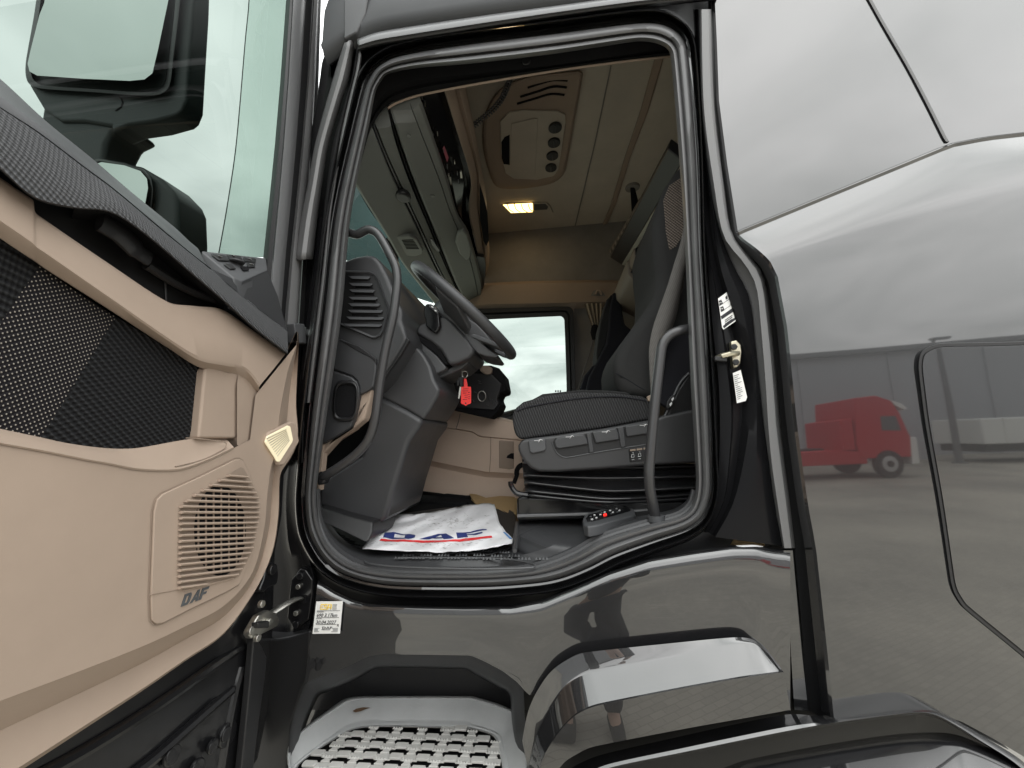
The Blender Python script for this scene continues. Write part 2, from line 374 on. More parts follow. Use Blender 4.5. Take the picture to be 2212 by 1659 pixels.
M['red'] = mat('red_truck_paint', (.52, .012, .02), .4)
M['tyre'] = mat('tyre_rubber', (.02, .02, .02), .8)
M['silver'] = mat('silver_wheel', (.6, .6, .6), .35, metal=.8)
M['white_p'] = mat('white_body', (.78, .78, .75), .4)
M['dkglass'] = mat('dark_window', (.10, .13, .13), .08)
def red_truck(ox, oy):
    T = thing('tractor_truck', 'red tractor truck with white front panels parked across the yard', 'truck', (ox, oy, 0))
    def side(pts, w0, w1, m, nm, par=T, bev=.035):
        return slab(nm, [Vector((ox+a, oy+w0, b)) for a, b in pts], (0, w1-w0, 0), m, par, bevel=bev)
    side([(.05, .75), (1.9, .75), (1.98, 1.5), (1.72, 2.55), (1.45, 3.1), (.9, 3.35), (.1, 3.32), (.0, 1.3)], -1.2, 1.2, M['red'], 'cab')
    side([(-.02, 1.1), (-.02, 2.45), (-.45, 2.40), (-.45, 1.1)], -1.15, 1.15, M['red'], 'fairing')
    side([(-4.2, .55), (.3, .55), (.3, 1.0), (-.6, 1.12), (-4.2, 1.1)], -1.1, 1.18, M['red'], 'side_skirt')
    side([(-4.4, 1.0), (-.7, 1.0), (-.7, 1.2), (-4.4, 1.2)], -.5, .5, M['tyre'], 'chassis')
    side([(1.9, .45), (2.18, .5), (2.2, 1.5), (1.95, 1.52)], -1.19, 1.19, M['white_p'], 'front_panel')
    side([(1.5, 3.12), (1.9, 2.95), (2.1, 2.7), (1.95, 2.66), (1.6, 2.9)], -1.15, 1.15, M['white_p'], 'sun_visor')
    side([(1.99, 1.6), (2.02, 1.62), (1.76, 2.6), (1.72, 2.58)], -1.05, 1.05, M['dkglass'], 'windscreen', bev=0)
    side([(.95, 1.85), (1.68, 1.8), (1.55, 2.42), (.95, 2.45)], 1.195, 1.21, M['dkglass'], 'side_window', bev=.01)
    for wx in (1.05, -3.2):
        for sy in (-1, 1):
            wl = disc('wheel', (ox+wx, oy+sy*1.0, .52), (0, sy, 0), .52, .24, M['tyre'], T, n=28, bevel=.04)
            disc('rim', (ox+wx, oy+sy*1.2, .52), (0, sy, 0), .30, .05, M['silver'], wl, n=20, bevel=.02)
            disc('hub', (ox+wx, oy+sy*1.25, .52), (0, sy, 0), .12, .05, M['tyre'], wl, n=14, bevel=.01)
    return T
red_truck(11.2, -17.0)
def white_trailer(ox, oy):
    T = thing('flatbed_trailer', 'low white-sided trailer standing by the grey warehouse', 'trailer', (ox, oy, 0))
    box('body', (ox, oy, 1.35), (9, 2.4, 1.1), M['white_p'], T, bevel=.05)
    box('underframe', (ox, oy, .62), (8.8, 2.0, .3), M['tyre'], T, bevel=.02)
    for k in range(5): box('side_rib', (ox-3.6+k*1.8, oy+1.22, 1.35), (.08, .06, 1.08), M['white_p'], T, bevel=.01)
    for k in (2.2, 3.4):
        for sy in (-1, 1): disc('wheel', (ox+k, oy+sy*.9, .5), (0, sy, 0), .5, .25, M['tyre'], T, n=20, bevel=.04)
white_trailer(22.5, -19.6)
lp = thing('lamp_post', 'tall grey lamp post beside the white trailer', 'street lamp', (17.4, -19.0, 0))
tube('pole', [(17.4, -19.0, 0), (17.4, -19.0, 3), (17.4, -19.0, 6.3)], [.13, .11, .07], M['clad2'], lp, n=12)
box('lamp_head', (17.7, -19.0, 6.35), (.8, .25, .12), M['clad2'], lp, bevel=.03)
disc('base_plate', (17.4, -19, 0), (0, 0, 1), .25, .05, M['clad2'], lp)

# ================================================================== the black truck
TR = thing('truck', 'black truck cab with its driver door swung open, seen close up', 'truck', (0, 1.2, 0))
# ---- the door opening: matched points of the outer and inner edge of the grey seal
S_OUT = [(796,174),(815,146),(849,126),(910,112),(1022,95),(1200,73),(1372,51),(1430,53),(1468,75),(1484,108),(1503,327),(1510,542),(1527,813),(1534,981),(1534,1065),(1516,1116),(1482,1141),(1410,1166),(1326,1197),(1270,1225),(1214,1247),(1158,1258),(1046,1266),(871,1265),(795,1256),(734,1235),(698,1205),(670,1156),(661,1110),(660,1056),(675,890),(701,678),(726,465),(770,266),(788,196)]
S_IN = [(826,171),(836,161),(860,154),(910,146),(1022,137),(1200,116),(1372,90),(1410,92),(1438,103),(1448,121),(1466,327),(1480,542),(1491,813),(1501,981),(1503,1050),(1494,1093),(1466,1116),(1390,1136),(1298,1166),(1242,1197),(1190,1218),(1140,1231),(1046,1238),(871,1238),(789,1229),(746,1212),(710,1180),(692,1140),(685,1105),(684,1056),(707,890),(738,678),(758,465),(798,266),(812,196)]
OFFW = [26,26,28,30,30,30,30,30,26,20,15,14,14,15,17,20,23,25,26,26,26,26,26,26,26,25,25,24,23,22,22,22,22,22,24]
def v2(p): return Vector((p[0], p[1], 0))
so_, si_ = [v2(p) for p in S_OUT], [v2(p) for p in S_IN]
def offset(loop, wd):
    n = len(loop); o = []
    for i in range(n):
        t = (loop[(i+1) % n]-loop[i-1]).normalized(); nn = Vector((t.y, -t.x, 0)); o.append(loop[i]+nn*wd[i])
    return o
def ring(t, y, off=None):       # t: 0 outer edge .. 1 inner edge of the seal ; off: factor of the outward flange width
    lp_ = [a.lerp(b, t) for a, b in zip(so_, si_)] if off is None else offset(so_, [q*off for q in OFFW])
    return [Y(p.x, p.y, y) for p in cat(lp_, 7, True)]
loft('door_seal', [ring(0, .058), ring(.02, .030), ring(.12, .016), ring(.30, .010), ring(.46, .016), ring(.53, .030), ring(.58, .030), ring(.64, .020), ring(.78, .020), ring(.93, .034), ring(1.0, .060), ring(1.0, .10)],
     M['rubber'], TR, cu=True, smooth=70)
loft('door_frame_flange', [ring(0, .062), ring(0, .068, .10), ring(0, .066, .28), ring(0, .050, .36), ring(0, .043, .42), ring(0, .048, .48), ring(0, .054, .60), ring(0, .034, .70), ring(0, .012, .80), ring(0, .002, .90), ring(0, .006, 1.0), ring(0, .05, 1.06)], M['paint'], TR, cu=True, smooth=60)

loft('frame_backing', [ring(0, .05, .9), ring(0, .075, 1.2), ring(0, .078, 2.6), ring(0, .10, 4.2)], M['plastic_dark'], TR, cu=True, smooth=50)
slab('underbody', [Vector((-.95, .26, .6)), Vector((1.5, .26, .6)), Vector((1.5, .26, 1.52)), Vector((-.95, .26, 1.52))], (0, 1.9, 0), M['plastic_dark'], TR, bevel=0)
# ---- roof: drip strip and roof skin above the opening
dr_up = cat([v2(p) for p in [(771,82),(810,68),(852,60),(1022,34),(1200,10),(1372,-14),(1500,-30),(1560,-38)]], 5)
dr_lo = cat([v2(p) for p in [(774,112),(812,102),(852,95),(1022,68),(1200,40),(1372,17),(1480,8),(1548,0)]], 5)
def lerp_rows(a, b, ts): return [[p.lerp(q, t) for p, q in zip(a, b)] for t in ts]
L = lerp_rows(dr_up, dr_lo, (0, .12, .3, .55, .62, .8, 1))
yy = (.03, -.004, -.016, -.014, -.002, .0, .02)
loft('drip_rail', [[Y(p.x, p.y, y) for p in r] for r, y in zip(L, yy)], M['satin'], TR, smooth=50, solid=.01)
roof_lo = cat([v2(p) for p in [(699,119),(740,91),(770,79),(809,63),(852,53),(1022,27),(1200,3),(1330,-14),(1560,-45)]], 5)
rl = [Y(p.x, p.y, .0) for p in roof_lo]
loft('roof_side', [[q+Vector((0, .03, -.012)) for q in rl], rl, [q+Vector((0, -.012, .03)) for q in rl], [q+Vector((0, -.0, .18)) for q in rl], [q+Vector((0, .10, .5)) for q in rl], [q+Vector((0, .35, .8)) for q in rl]], M['roof'], TR, smooth=50)
rz = 4.25
loft('roof_top', [[Vector((x, y, rz-.08*abs(y-1.18))) for x in (-.75, 0, .8, 1.6, 2.6)] for y in (.3, .8, 1.2, 1.6, 2.1)], M['roof'], TR)
# visor end bracket at the front roof corner
slab('visor_bracket', Ys([(742,-40),(800,-40),(789,28),(770,69),(742,84)], -.015), (0, .06, 0), M['plastic_mid'], TR, bevel=.006)
slab('visor_end', Ys([(741,-40),(741,84),(720,100),(701,119),(691,96),(706,62),(716,30),(729,4),(732,-40)], .0), (0, .05, 0), M['plastic'], TR, bevel=.006)

# ---- left front pillar
p1 = cat([v2(p) for p in [(742,93),(721,162),(706,215),(688,280),(678,320),(664,400),(650,470),(636,560)]], 4)
p2 = cat([v2(p) for p in [(770,84),(755,168),(740,215),(717,290),(707,330),(696,400),(686,470),(676,560)]], 4)
L = lerp_rows(p1, p2, (0, .06, .35, .6, .64, 1))
loft('pillar_trim', [[Y(p.x, p.y, y) for p in r] for r, y in zip(L, (.03, .0, -.012, -.004, .002, .03))], M['satin2'], TR, smooth=35, solid=.01)
p3 = cat([v2(p) for p in [(772,86),(760,168),(746,215),(724,290),(716,330),(706,400),(698,470),(690,540),(672,690),(656,850),(650,1000)]], 4)
p4 = cat([v2(p) for p in [(778,100),(770,150),(757,200),(739,280),(729,330),(717,400),(707,470),(700,540),(684,690),(660,870),(654,1000)]], 4)
L = lerp_rows(p3, p4, (0, .2, .5, .8, 1))
loft('pillar_seal', [[Y(p.x, p.y, y) for p in r] for r, y in zip(L, (.035, .02, .014, .02, .035))], M['rubber_dark'], TR, smooth=60)
p5 = cat([v2(p) for p in [(774,104),(768,150),(756,200),(738,280),(730,330),(719,400),(708,470),(694,600),(676,740),(662,870)]], 4)
p6 = cat([v2(p) for p in [(782,118),(777,150),(765,200),(749,270),(737,330),(725,400),(715,465),(704,590),(688,730),(670,870)]], 4)
L = lerp_rows(p5, p6, (0, .3, .7, 1))
loft('pillar_bead', [[Y(p.x, p.y, y) for p in r] for r, y in zip(L, (.03, .012, .012, .03))], M['satin2'], TR, smooth=60)
# hinge pillar behind the door: stepped glossy panel
h_l = cat([v2(p) for p in [(648,470),(620,700),(600,900),(575,1080),(560,1200),(552,1300),(548,1378)]], 5)
h_r = cat([v2(p) for p in [(706,470),(682,700),(655,900),(640,1060),(652,1150),(686,1252),(672,1364)]], 5)
L = lerp_rows(h_l, h_r, (0, .25, .5, .62, .68, .85, .95, 1))
loft('hinge_pillar', [[Y(p.x, p.y, y) for p in r] for r, y in zip(L, (.10, .09, .075, .07, .05, .045, .03, .06))], M['pillar'], TR, smooth=30)
for a, b in (((700,520),(664,760)), ((690,560),(655,820))):
    tube('pillar_ridge', [Y(a[0], a[1], .048), Y((a[0]+b[0])/2+1, (a[1]+b[1])/2, .046), Y(b[0], b[1], .05)], .004, M['paint_in'], TR, n=8)
slab('lower_pillar_cover', Ys([(520,1390),(567,1378),(600,1380),(624,1376),(672,1361),(666,1465),(656,1483),(628,1569),(621,1659),(610,1760),(500,1760)], .015), (0, .05, 0), M['plastic_dark'], TR, bevel=.008)
# door check plate with bolts and the check strap
plate = slab('check_plate', Ys([(648,1229),(660,1231),(675,1253),(675,1286),(667,1338),(644,1356),(632,1354),(620,1335),(624,1289),(629,1253)], .028), (0, .02, 0), M['paint_in'], TR, bevel=.004)
for a, b, r in ((651,1243,.011), (647,1266,.008), (642,1323,.008), (642,1347,.011)):
    disc('bolt', Y(a, b, .028), (0, -1, 0), r, .010, M['steel'] if r < .01 else M['paint_in'], plate, n=8, bevel=.002)
slab('strap_slot', Ys([(637,1286),(662,1286),(660,1304),(634,1304)], .026), (0, .004, 0), M['mat_black'], plate, bevel=0)
st = tube('check_strap', [Y(654,1292,.04), Y(640,1294,.0), Y(625,1301,-.025), Y(606,1312,-.05), Y(584,1326,-.075), X(566,1338,-.845), X(548,1350,-.85)], [.012,.013,.013,.014,.014,.014,.012], M['steel'], TR, n=8, flat=(1, .45), label='worn steel door check strap')

# ---- rear door pillar (striker side)
rows_px = {
 0: [(1497,20),(1508,234),(1513,400),(1517,503),(1528,591),(1537,713),(1548,818),(1551,923),(1549,1020),(1545,1084),(1520,1150)],
 1: [(1500,20),(1511,234),(1517,400),(1524,503),(1542,610),(1559,713),(1573,818),(1580,900),(1574,1000),(1562,1084),(1530,1150)],
 2: [(1506,20),(1514,234),(1530,400),(1543,503),(1560,590),(1590,680),(1609,745),(1626,812),(1624,880),(1606,1000),(1583,1090),(1545,1160)],
 3: [(1509,20),(1516,234),(1534,400),(1558,510),(1585,575),(1618,640),(1630,730),(1640,830),(1650,923),(1661,1000),(1672,1084),(1690,1180)],
 4: [(1513,20),(1518,234),(1540,400),(1562,512),(1606,570),(1632,620),(1642,713),(1651,823),(1657,923),(1664,1000),(1676,1084),(1692,1184)],
 5: [(1534,20),(1542,234),(1562,400),(1578,500),(1612,550),(1645,595),(1663,713),(1674,823),(1682,923),(1692,1000),(1703,1084),(1714,1184)],
 6: [(1538,20),(1545,234),(1566,400),(1582,500),(1616,546),(1650,590),(1668,713),(1679,823),(1687,923),(1697,1000),(1708,1084),(1720,1184)],
}
def col(k, n=46): return resample(cat([v2(p) for p in rows_px[k]], 6), n)
C = {k: col(k) for k in rows_px}
# a flange and the dark striker face
loft('rear_pillar', [[Y(p.x, p.y, y) for p in r] for r, y in ((C[0], .06), ([a.lerp(b, .15) for a, b in zip(C[0], C[1])], .048), (C[1], .035), ([a.lerp(b, .1) for a, b in zip(C[1], C[2])], .046), ([a.lerp(b, .55) for a, b in zip(C[1], C[2])], .050), (C[2], .022), ([a.lerp(b, .5) for a, b in zip(C[2], C[3])], .012), (C[3], .02))], M['pillar'], TR, smooth=30)
loft('rear_pillar_strip', [[Y(p.x, p.y, y) for p in r] for r, y in ((C[3], .03), (C[4], .0), ([a.lerp(b, .12) for a, b in zip(C[4], C[5])], -.014), ([a.lerp(b, .8) for a, b in zip(C[4], C[5])], -.016), (C[5], .0), (C[6], .05))], M['satin2'], TR, smooth=45)
# lower end of the strip below the seam
q0 = [(1690,1189),(1700,1300),(1706,1420),(1712,1533)]; q1 = [(1716,1189),(1726,1300),(1738,1420),(1752,1536)]
L = lerp_rows(cat([v2(p) for p in q0], 5), cat([v2(p) for p in q1], 5), (0, .1, .85, 1))
loft('rear_sill_strip', [[Y(p.x, p.y, y) for p in r] for r, y in zip(L, (.02, -.012, -.014, .04))], M['paint'], TR, smooth=45)
loft('panel_gap', [[Y(p.x, p.y, .03) for p in cat([v2(q) for q in l], 5)] for l in ([(1530,-60),(1536,20),(1540,234),(1575,500),(1648,600),(1668,713),(1690,950),(1716,1184),(1748,1536)], [(1552,-60),(1560,20),(1570,234),(1610,500),(1680,600),(1700,713),(1720,950),(1746,1184),(1790,1560)])], M['rubber_dark'], TR)
# striker
stk = slab('striker', [Y(a, b, .026) for a, b in [(1579,737),(1592,734),(1601,745),(1603,760),(1600,785),(1594,793),(1585,795),(1582,780)]], (0, .02, 0), M['brass'], TR, bevel=.004)
tube('pin', [Y(1594,763,.018), Y(1575,765,-.0), Y(1562,768,.004), Y(1548,774,.03)], .008, M['brass'], stk, n=8)
box('bush', Y(1556,776,.012), (.036, .016, .015), M['rubber_dark'], stk, bevel=.004, rot=(.15, 'Y'))
for a, b in ((1585,750), (1589,783)): disc('bolt', Y(a, b, .020), (-.2, -1, 0), .010, .008, M['paint_in'], stk, n=6, bevel=.002)
def flat(name, pts, m, par, y, dy=.0008): return slab(name, Ys(pts, y), (0, dy, 0), m, par, bevel=0)
# tyre-pressure sticker and the spec plate on the striker face
sk = flat('pressure_sticker', [(1551,645),(1574,628),(1579,631),(1590,686),(1589,694),(1563,712),(1560,708)], M['white'], TR, .0305); sk['label'] = 'white and black tyre pressure sticker'
flat('print', [(1553,650),(1558,647),(1562,656),(1554,661)], M['ink'], sk, .0295); flat('print', [(1556,664),(1562,661),(1565,670),(1558,674)], M['ink'], sk, .0295)
flat('print', [(1567,641),(1571,638),(1572,645),(1568,647)], M['ink'], sk, .0295)
flat('print', [(1557,683),(1584,664),(1586,672),(1559,690)], M['ink'], sk, .0295); flat('print', [(1562,704),(1587,686),(1588,691),(1564,709)], M['ink'], sk, .0295)
for k in range(3): flat('print', [(1566,692+k*4-1),(1582,681+k*4-1),(1582,682+k*4),(1566,693+k*4)], M['ink'], sk, .0295)
for k in range(2):
    pts = [(1562+3*k,655+13.5*k),(1574+3*k,647+13.5*k),(1575+3*k,641+13.5*k),(1573.5+3*k,636+13.5*k)]
    tube('print', [Y(a, b, .0295) for a, b in pts], .0006, M['ink'], sk, n=4)
for k, tx in enumerate(('Px', 'Px')):
    text('print', tx, basisM(Y(1554.2+3*k, 657.5+13*k, .0288), Y(1560+3*k, 653.5+13*k, .0288)-Y(1554.2+3*k, 657.5+13*k, .0288), (0, 0, 1)), .009, M['white'], sk)
sp = flat('spec_plate', [(1583,806),(1600,799),(1614,858),(1611,866),(1592,871)], M['white'], TR, .024); sp['label'] = 'narrow white data plate with small print'
for k in range(13):
    t = k/13
    x0, y0 = 1585+t*9, 812+t*54
    ln = (11, 8, 13, 7, 14, 6, 9, 13, 12, 13, 8, 11, 6)[k]
    flat('print', [(x0, y0), (x0+ln, y0-ln*.36), (x0+ln+.2, y0-ln*.36+1.0), (x0+.2, y0+1.0)], M['grey_ink'], sp, .0225)

# ---- the rocker panel under the opening
Tl = [(687,1254),(725,1278),(763,1296),(798,1304),(900,1309),(1007,1311),(1104,1310),(1174,1295),(1244,1267),(1314,1236),(1402,1207),(1490,1192),(1577,1180),(1630,1179),(1675,1187),(1706,1189),(1725,1190)]
Bl = [(656,1483),(666,1472),(746,1441),(798,1417),(826,1413),(1017,1416),(1045,1428),(1085,1449),(1118,1474),(1142,1502),(1165,1495),(1195,1466),(1262,1428),(1600,1396),(1640,1420),(1660,1500),(1700,1540),(1712,1545)]
xs = [687+(1707-687)*i/110 for i in range(111)]
top = [Vector((x, interp(Tl, x), 0)) for x in xs]
bot = []
for x in xs:
    xb = x-30*(1-(x-687)/1019); bot.append(Vector((xb, interp(Bl, xb), 0)))
rr = []
for t, y in ((0, .03), (0, .002), (.010, -.012), (.026, -.021), (.055, -.0265), (.13, -.0295), (.3, -.031), (.5, -.030), (.75, -.031), (.97, -.036), (1, -.036)):
    rr.append([Y(a.lerp(b, t).x, a.lerp(b, t).y+(0 if t else (-3 if y > .01 else 0)), y) for a, b in zip(top, bot)])
loft('rocker_panel', rr, M['paint'], TR, smooth=50)
# service sticker
sv = flat('service_sticker', [(683.4,1299.2),(740.6,1298.8),(734.2,1368.6),(674.9,1369.2)], M['white'], TR, -.0385); sv['label'] = 'white service reminder sticker with handwriting'
o_ = Y(683.4,1299.2,-.0395); ex = Y(740.6,1298.8,-.0395)-o_; ey = o_-Y(674.9,1369.2,-.0395)
def stp(u, v_): return o_+ex*u-ey*v_
def sline(a, b, r=.0005, m='ink'): tube('print', [stp(*a), stp(*b)], r, M[m], sv, n=4)
def stext(s, u, v_, h, m, sx=1, sh=0): return text('print', s, basisM(stp(u, v_), ex, ey), h*ey.length, M[m], sv, sx=sx, shear=sh)
# outlined E S A
def poly(pts, m, r=.0012):
    tube('print', [stp(u, v_) for u, v_ in pts], r, M[m], sv, n=5)
E1 = [(.30,.10),(.19,.10),(.19,.17),(.28,.17),(.19,.17),(.19,.245),(.30,.245)]; S1 = [(.43,.10),(.33,.10),(.33,.17),(.43,.17),(.43,.245),(.32,.245)]; A1 = [(.47,.25),(.47,.10),(.58,.10),(.58,.25),(.58,.185),(.47,.185)]
for q in (E1, S1, A1): poly(q, 'yellow', .0014)
for k in range(5): sline((.63,.10+k*.036), (.80-.02*(k == 2),.10+k*.036), .0005, 'grey_ink')
sline((.07,.295), (.93,.29)); sline((.09,.50), (.92,.50)); sline((.09,.715), (.86,.71))
sline((.07,.325), (.34,.325), .0007, 'grey_ink'); sline((.07,.535), (.28,.535), .0007, 'grey_ink')
stext('690 3.17km', .07, .48, .15, 'ink', 1.0, .3); stext('30.04.2027', .07, .70, .155, 'ink', 1.0, .3); stext('R', .88, .775, .11, 'ink', 1, .2)
stext('DAF', .33, .85, .10, 'ink', 1.9); sline((.32,.875), (.64,.875), .0007)
for k in range(4):
    sline((.05,.83+k*.035), (.24-.05*(k in (1, 2)),.83+k*.035), .0006, 'grey_ink'); sline((.70+.05*(k in (1, 2)),.83+k*.035), (.93,.83+k*.035), .0006, 'grey_ink')

# ---- step well and step
Wl = cat([v2(p) for p in [(600,1800),(621,1659),(628,1569),(656,1483),(668,1470),(746,1440),(798,1416),(826,1413),(1017,1416),(1045,1428),(1118,1463),(1130,1484),(1134,1548),(1143,1660),(1150,1800)]], 5)
def inset(path, d, c=(890, 1640)):
    o = []
    for p in path:
        v = Vector((c[0], c[1], 0))-p; k = max(abs(v.x)/260, abs(v.y)/215)
        o.append(p+Vector((d*v.x/260/max(k, .3), d*v.y/215/max(k, .3), 0)))
    return o
loft('step_well', [[Y(p.x, p.y, y) for p in inset(Wl, d)] for d, y in ((0, -.036), (3, -.030), (10, .0), (20, .03), (25, .06), (27, .10), (30, .24))], M['jamb'], TR, smooth=50)
mesh('well_back', [Y(a, b, y) for a, b, y in [(640,1400,.30),(1150,1400,.30),(1150,1720,.21),(620,1720,.21)]], [(0, 1, 2, 3)], M['paint'], TR)
ZR, ZT = 1.092, 1.045
Rp = cat([v2(p) for p in [(622,1760),(625,1680),(629,1602),(725,1525),(753,1509),(798,1505),(1017,1505),(1034,1509),(1076,1522),(1117,1542),(1125,1565),(1137,1640),(1135,1690),(1120,1760)]], 5)
Ip = cat([v2(p) for p in [(610,1780),(622,1700),(634,1652),(737,1575),(770,1562),(811,1557),(1002,1560),(1024,1565),(1055,1574),(1080,1587),(1088,1610),(1098,1659),(1100,1710),(1090,1780)]], 5)
st_ = part('step', TR)
def zrow(path, z, din=0): return [Z(p.x, p.y, z) for p in (inset(path, din) if din else path)]
loft('rim', [zrow(Rp, ZR-.05, -2), zrow(Rp, ZR-.004, -1), zrow(Rp, ZR), zrow(Rp, ZR, 3), zrow(Rp, ZR-.004, 5), [a.lerp(b, .9) for a, b in zip(zrow(Rp, ZR-.006, 6), zrow(Ip, ZT+.006))], zrow(Ip, ZT+.006), zrow(Ip, ZT+.007, 4), zrow(Ip, ZT+.004, 9), zrow(Ip, ZT-.004, 13)], M['tray'], st_, smooth=40)
inner = inset(Ip, 14); poly_in = [(p.x, p.y) for p in inner]
mesh('well_floor', zrow(inner, ZT-.06), [tuple(range(len(inner)))], M['plastic_dark'], st_)
def inside(x, y):
    c = False; n = len(poly_in); j = n-1
    for i in range(n):
        a, b = poly_in[i]; d, e = poly_in[j]
        if (b > y) != (e > y) and x < (d-a)*(y-b)/(e-b)+a: c = not c
        j = i
    return c
def proj(p):
    v = Vector(p)-CAM; k = F_PX/v.dot(_fw); return CX+k*v.dot(RT), CY-k*v.dot(UP)
h00 = Z(619.6+.2451*1745, 1471.6+.2451*470, ZT); h01 = Z(619.6+.2451*1080, 1471.6+.2451*445, ZT); 
u_ = (h01-h00)/3; h10 = Z(619.6+.2451*1755, 1471.6+.2451*655, ZT); vv = (h10-h00)/2
ang = math.atan2(-u_.y, -u_.x)
un = u_.normalized(); vn = Vector((-un.y, un.x, 0)); vn = vn if vn.dot(vv) > 0 else -vn
P_, Q_ = u_.length, abs(vv.dot(vn))
vstep = vn*Q_
def hexplate(c, wl, wv, z0, z1, tap, nm, m):
    a, b = un*wl/2, vn*wv/2; tp = un*tap
    pts = [c-a-tp, c-a-b, c+a-b, c+a+tp, c+a+b, c-a+b]
    base = [Vector((p.x, p.y, z0)) for p in pts]
    return slab(nm, base, (0, 0, z1-z0), m, st_, bevel=.0015, seg=1)
hw, hv = P_*.48, Q_*.50
for i in range(-2, 10):
    for j in range(-1, 8):
        c = h00+u_*i+vstep*j
        c1 = c+u_*.5           # toothed block between two holes
        if inside(*proj(c1)):
            hexplate(c1, P_-hw-.012, hv*.98, ZT-.002, ZT+.004, -.006, 'tread_block', M['tread'])
            for k in range(4):
                d = c1+un*(k-1.5)*(P_-hw)*.2-vn*hv*.30
                mesh('tooth', [d-un*.004-vn*.004+Vector((0,0,.004)), d+un*.004-vn*.004+Vector((0,0,.004)), d+un*.004+vn*.004+Vector((0,0,.004)), d-un*.004+vn*.004+Vector((0,0,.004)), d+Vector((0,0,.009))], [(0,1,4),(1,2,4),(2,3,4),(3,0,4)], M['tread'], st_, smooth=0)
        c2 = c+vstep*.5        # flat plate between two rows
        if inside(*proj(c2)): hexplate(c2, hw*.95, Q_-hv*1.0, ZT-.001, ZT+.006, .003, 'tread_plate', M['tread'])
        c3 = c+vstep*.5+u_*.5
        if inside(*proj(c3)): hexplate(c3, P_-hw*.8, Q_-hv*1.0, ZT-.004, ZT+.001, .0, 'tread_bar', M['tread'])
slab('scuff_mark', [Z(a, b, ZR-.012) for a, b in [(762,1536),(770,1531),(785,1528),(799,1529),(789,1532),(780,1536),(768,1539)]], (0, -.001, .001), M['scuff'], st_, bevel=0)

# ---- the small wing behind the step
E0 = [(1128,1600),(1140,1540),(1158,1497),(1189,1452),(1227,1424),(1262,1410),(1455,1389),(1585,1377),(1625,1381),(1652,1402)]
R1 = [(1140,1660),(1158,1590),(1186,1532),(1220,1482),(1250,1459),(1275,1449),(1460,1415),(1588,1389),(1628,1389),(1655,1406)]
R2 = [(1150,1720),(1172,1640),(1205,1585),(1240,1548),(1268,1532),(1300,1522),(1470,1488),(1600,1465),(1650,1458),(1689,1452)]
R3 = [(1160,1800),(1186,1700),(1216,1650),(1248,1628),(1272,1616),(1305,1608),(1475,1575),(1610,1551),(1660,1542),(1704,1534)]
def pr(l): return cat([v2(p) for p in l], 7)
a0, a1, a2, a3 = map(pr, (E0, R1, R2, R3))
rows = []
for (a, ya), (b, yb), ts in (((a0, -.066), (a1, -.078), (0, .03, .5, .94)), ((a1, -.078), (a2, -.128), (.02, .06, .5, .95)), ((a2, -.133), (a3, -.130), (.0, .05, .5, .95, 1))):
    for t in ts: rows.append([Y(p.lerp(q, t).x, p.lerp(q, t).y, ya+(yb-ya)*t) for p, q in zip(a, b)])
rows.append([q+Vector((0, .10, .0)) for q in rows[-1]])
loft('wing', rows, M['paint'], TR, smooth=28)
slab('wing_end', [rows[0][-1], rows[4][-1], rows[8][-1], rows[-2][-1], rows[-1][-1], rows[0][-1]+Vector((0, .05, 0))], (.004, 0, 0), M['paint'], TR, bevel=0)
# valance and rear wheel-arch lip
V0 = [(1180,1690),(1250,1650),(1300,1630),(1455,1594),(1600,1562),(1704,1543),(1776,1546),(1954,1530),(2009,1530),(2057,1546),(2130,1585),(2212,1634),(2400,1770)]
V1 = [(1220,1760),(1290,1672),(1330,1655),(1470,1626),(1610,1597),(1710,1577),(1790,1563),(1954,1541),(2004,1540),(2045,1555),(2115,1598),(2195,1650),(2370,1800)]
V2 = [(1240,1800),(1320,1700),(1350,1690),(1480,1660),(1620,1635),(1715,1615),(1800,1598),(1940,1580),(1990,1578),(2040,1590),(2100,1630),(2170,1680),(2340,1820)]
b0, b1, b2 = map(pr, (V0, V1, V2))
L = [[Y(p.x, p.y, -.046) for p in b0], [Y(p.lerp(q, .25).x, p.lerp(q, .25).y, -.060) for p, q in zip(b0, b1)], [Y(p.lerp(q, .75).x, p.lerp(q, .75).y, -.100) for p, q in zip(b0, b1)], [Y(p.x, p.y, -.105) for p in b1], [Y(p.x, p.y+3, -.09) for p in b1], [Y(p.x, p.y+4, .0) for p in b1]]
loft('wheel_arch_lip', L, M['paint'], TR, smooth=40)
loft('wheel_arch_inside', [[Y(p.x, p.y+2, -.01) for p in b1], [Y(p.x, p.y+6, .12) for p in b1], [Y(p.x, p.y+100, .16) for p in b1]], M['plastic_dark'], TR)
G0 = cat([v2(p) for p in [(1560,1680),(1614,1661),(1769,1631),(1935,1606),(2028,1602),(2083,1611),(2190,1661),(2350,1760)]], 6)
loft('mudguard', [[Y(p.x, p.y, y)+Vector((0, 0, dz)) for p in G0] for y, dz in ((-.06, .02), (-.105, .004), (-.115, .0), (-.125, -.008), (-.20, -.085), (-.28, -.170), (-.30, -.30))], M['paint'], TR, smooth=60)

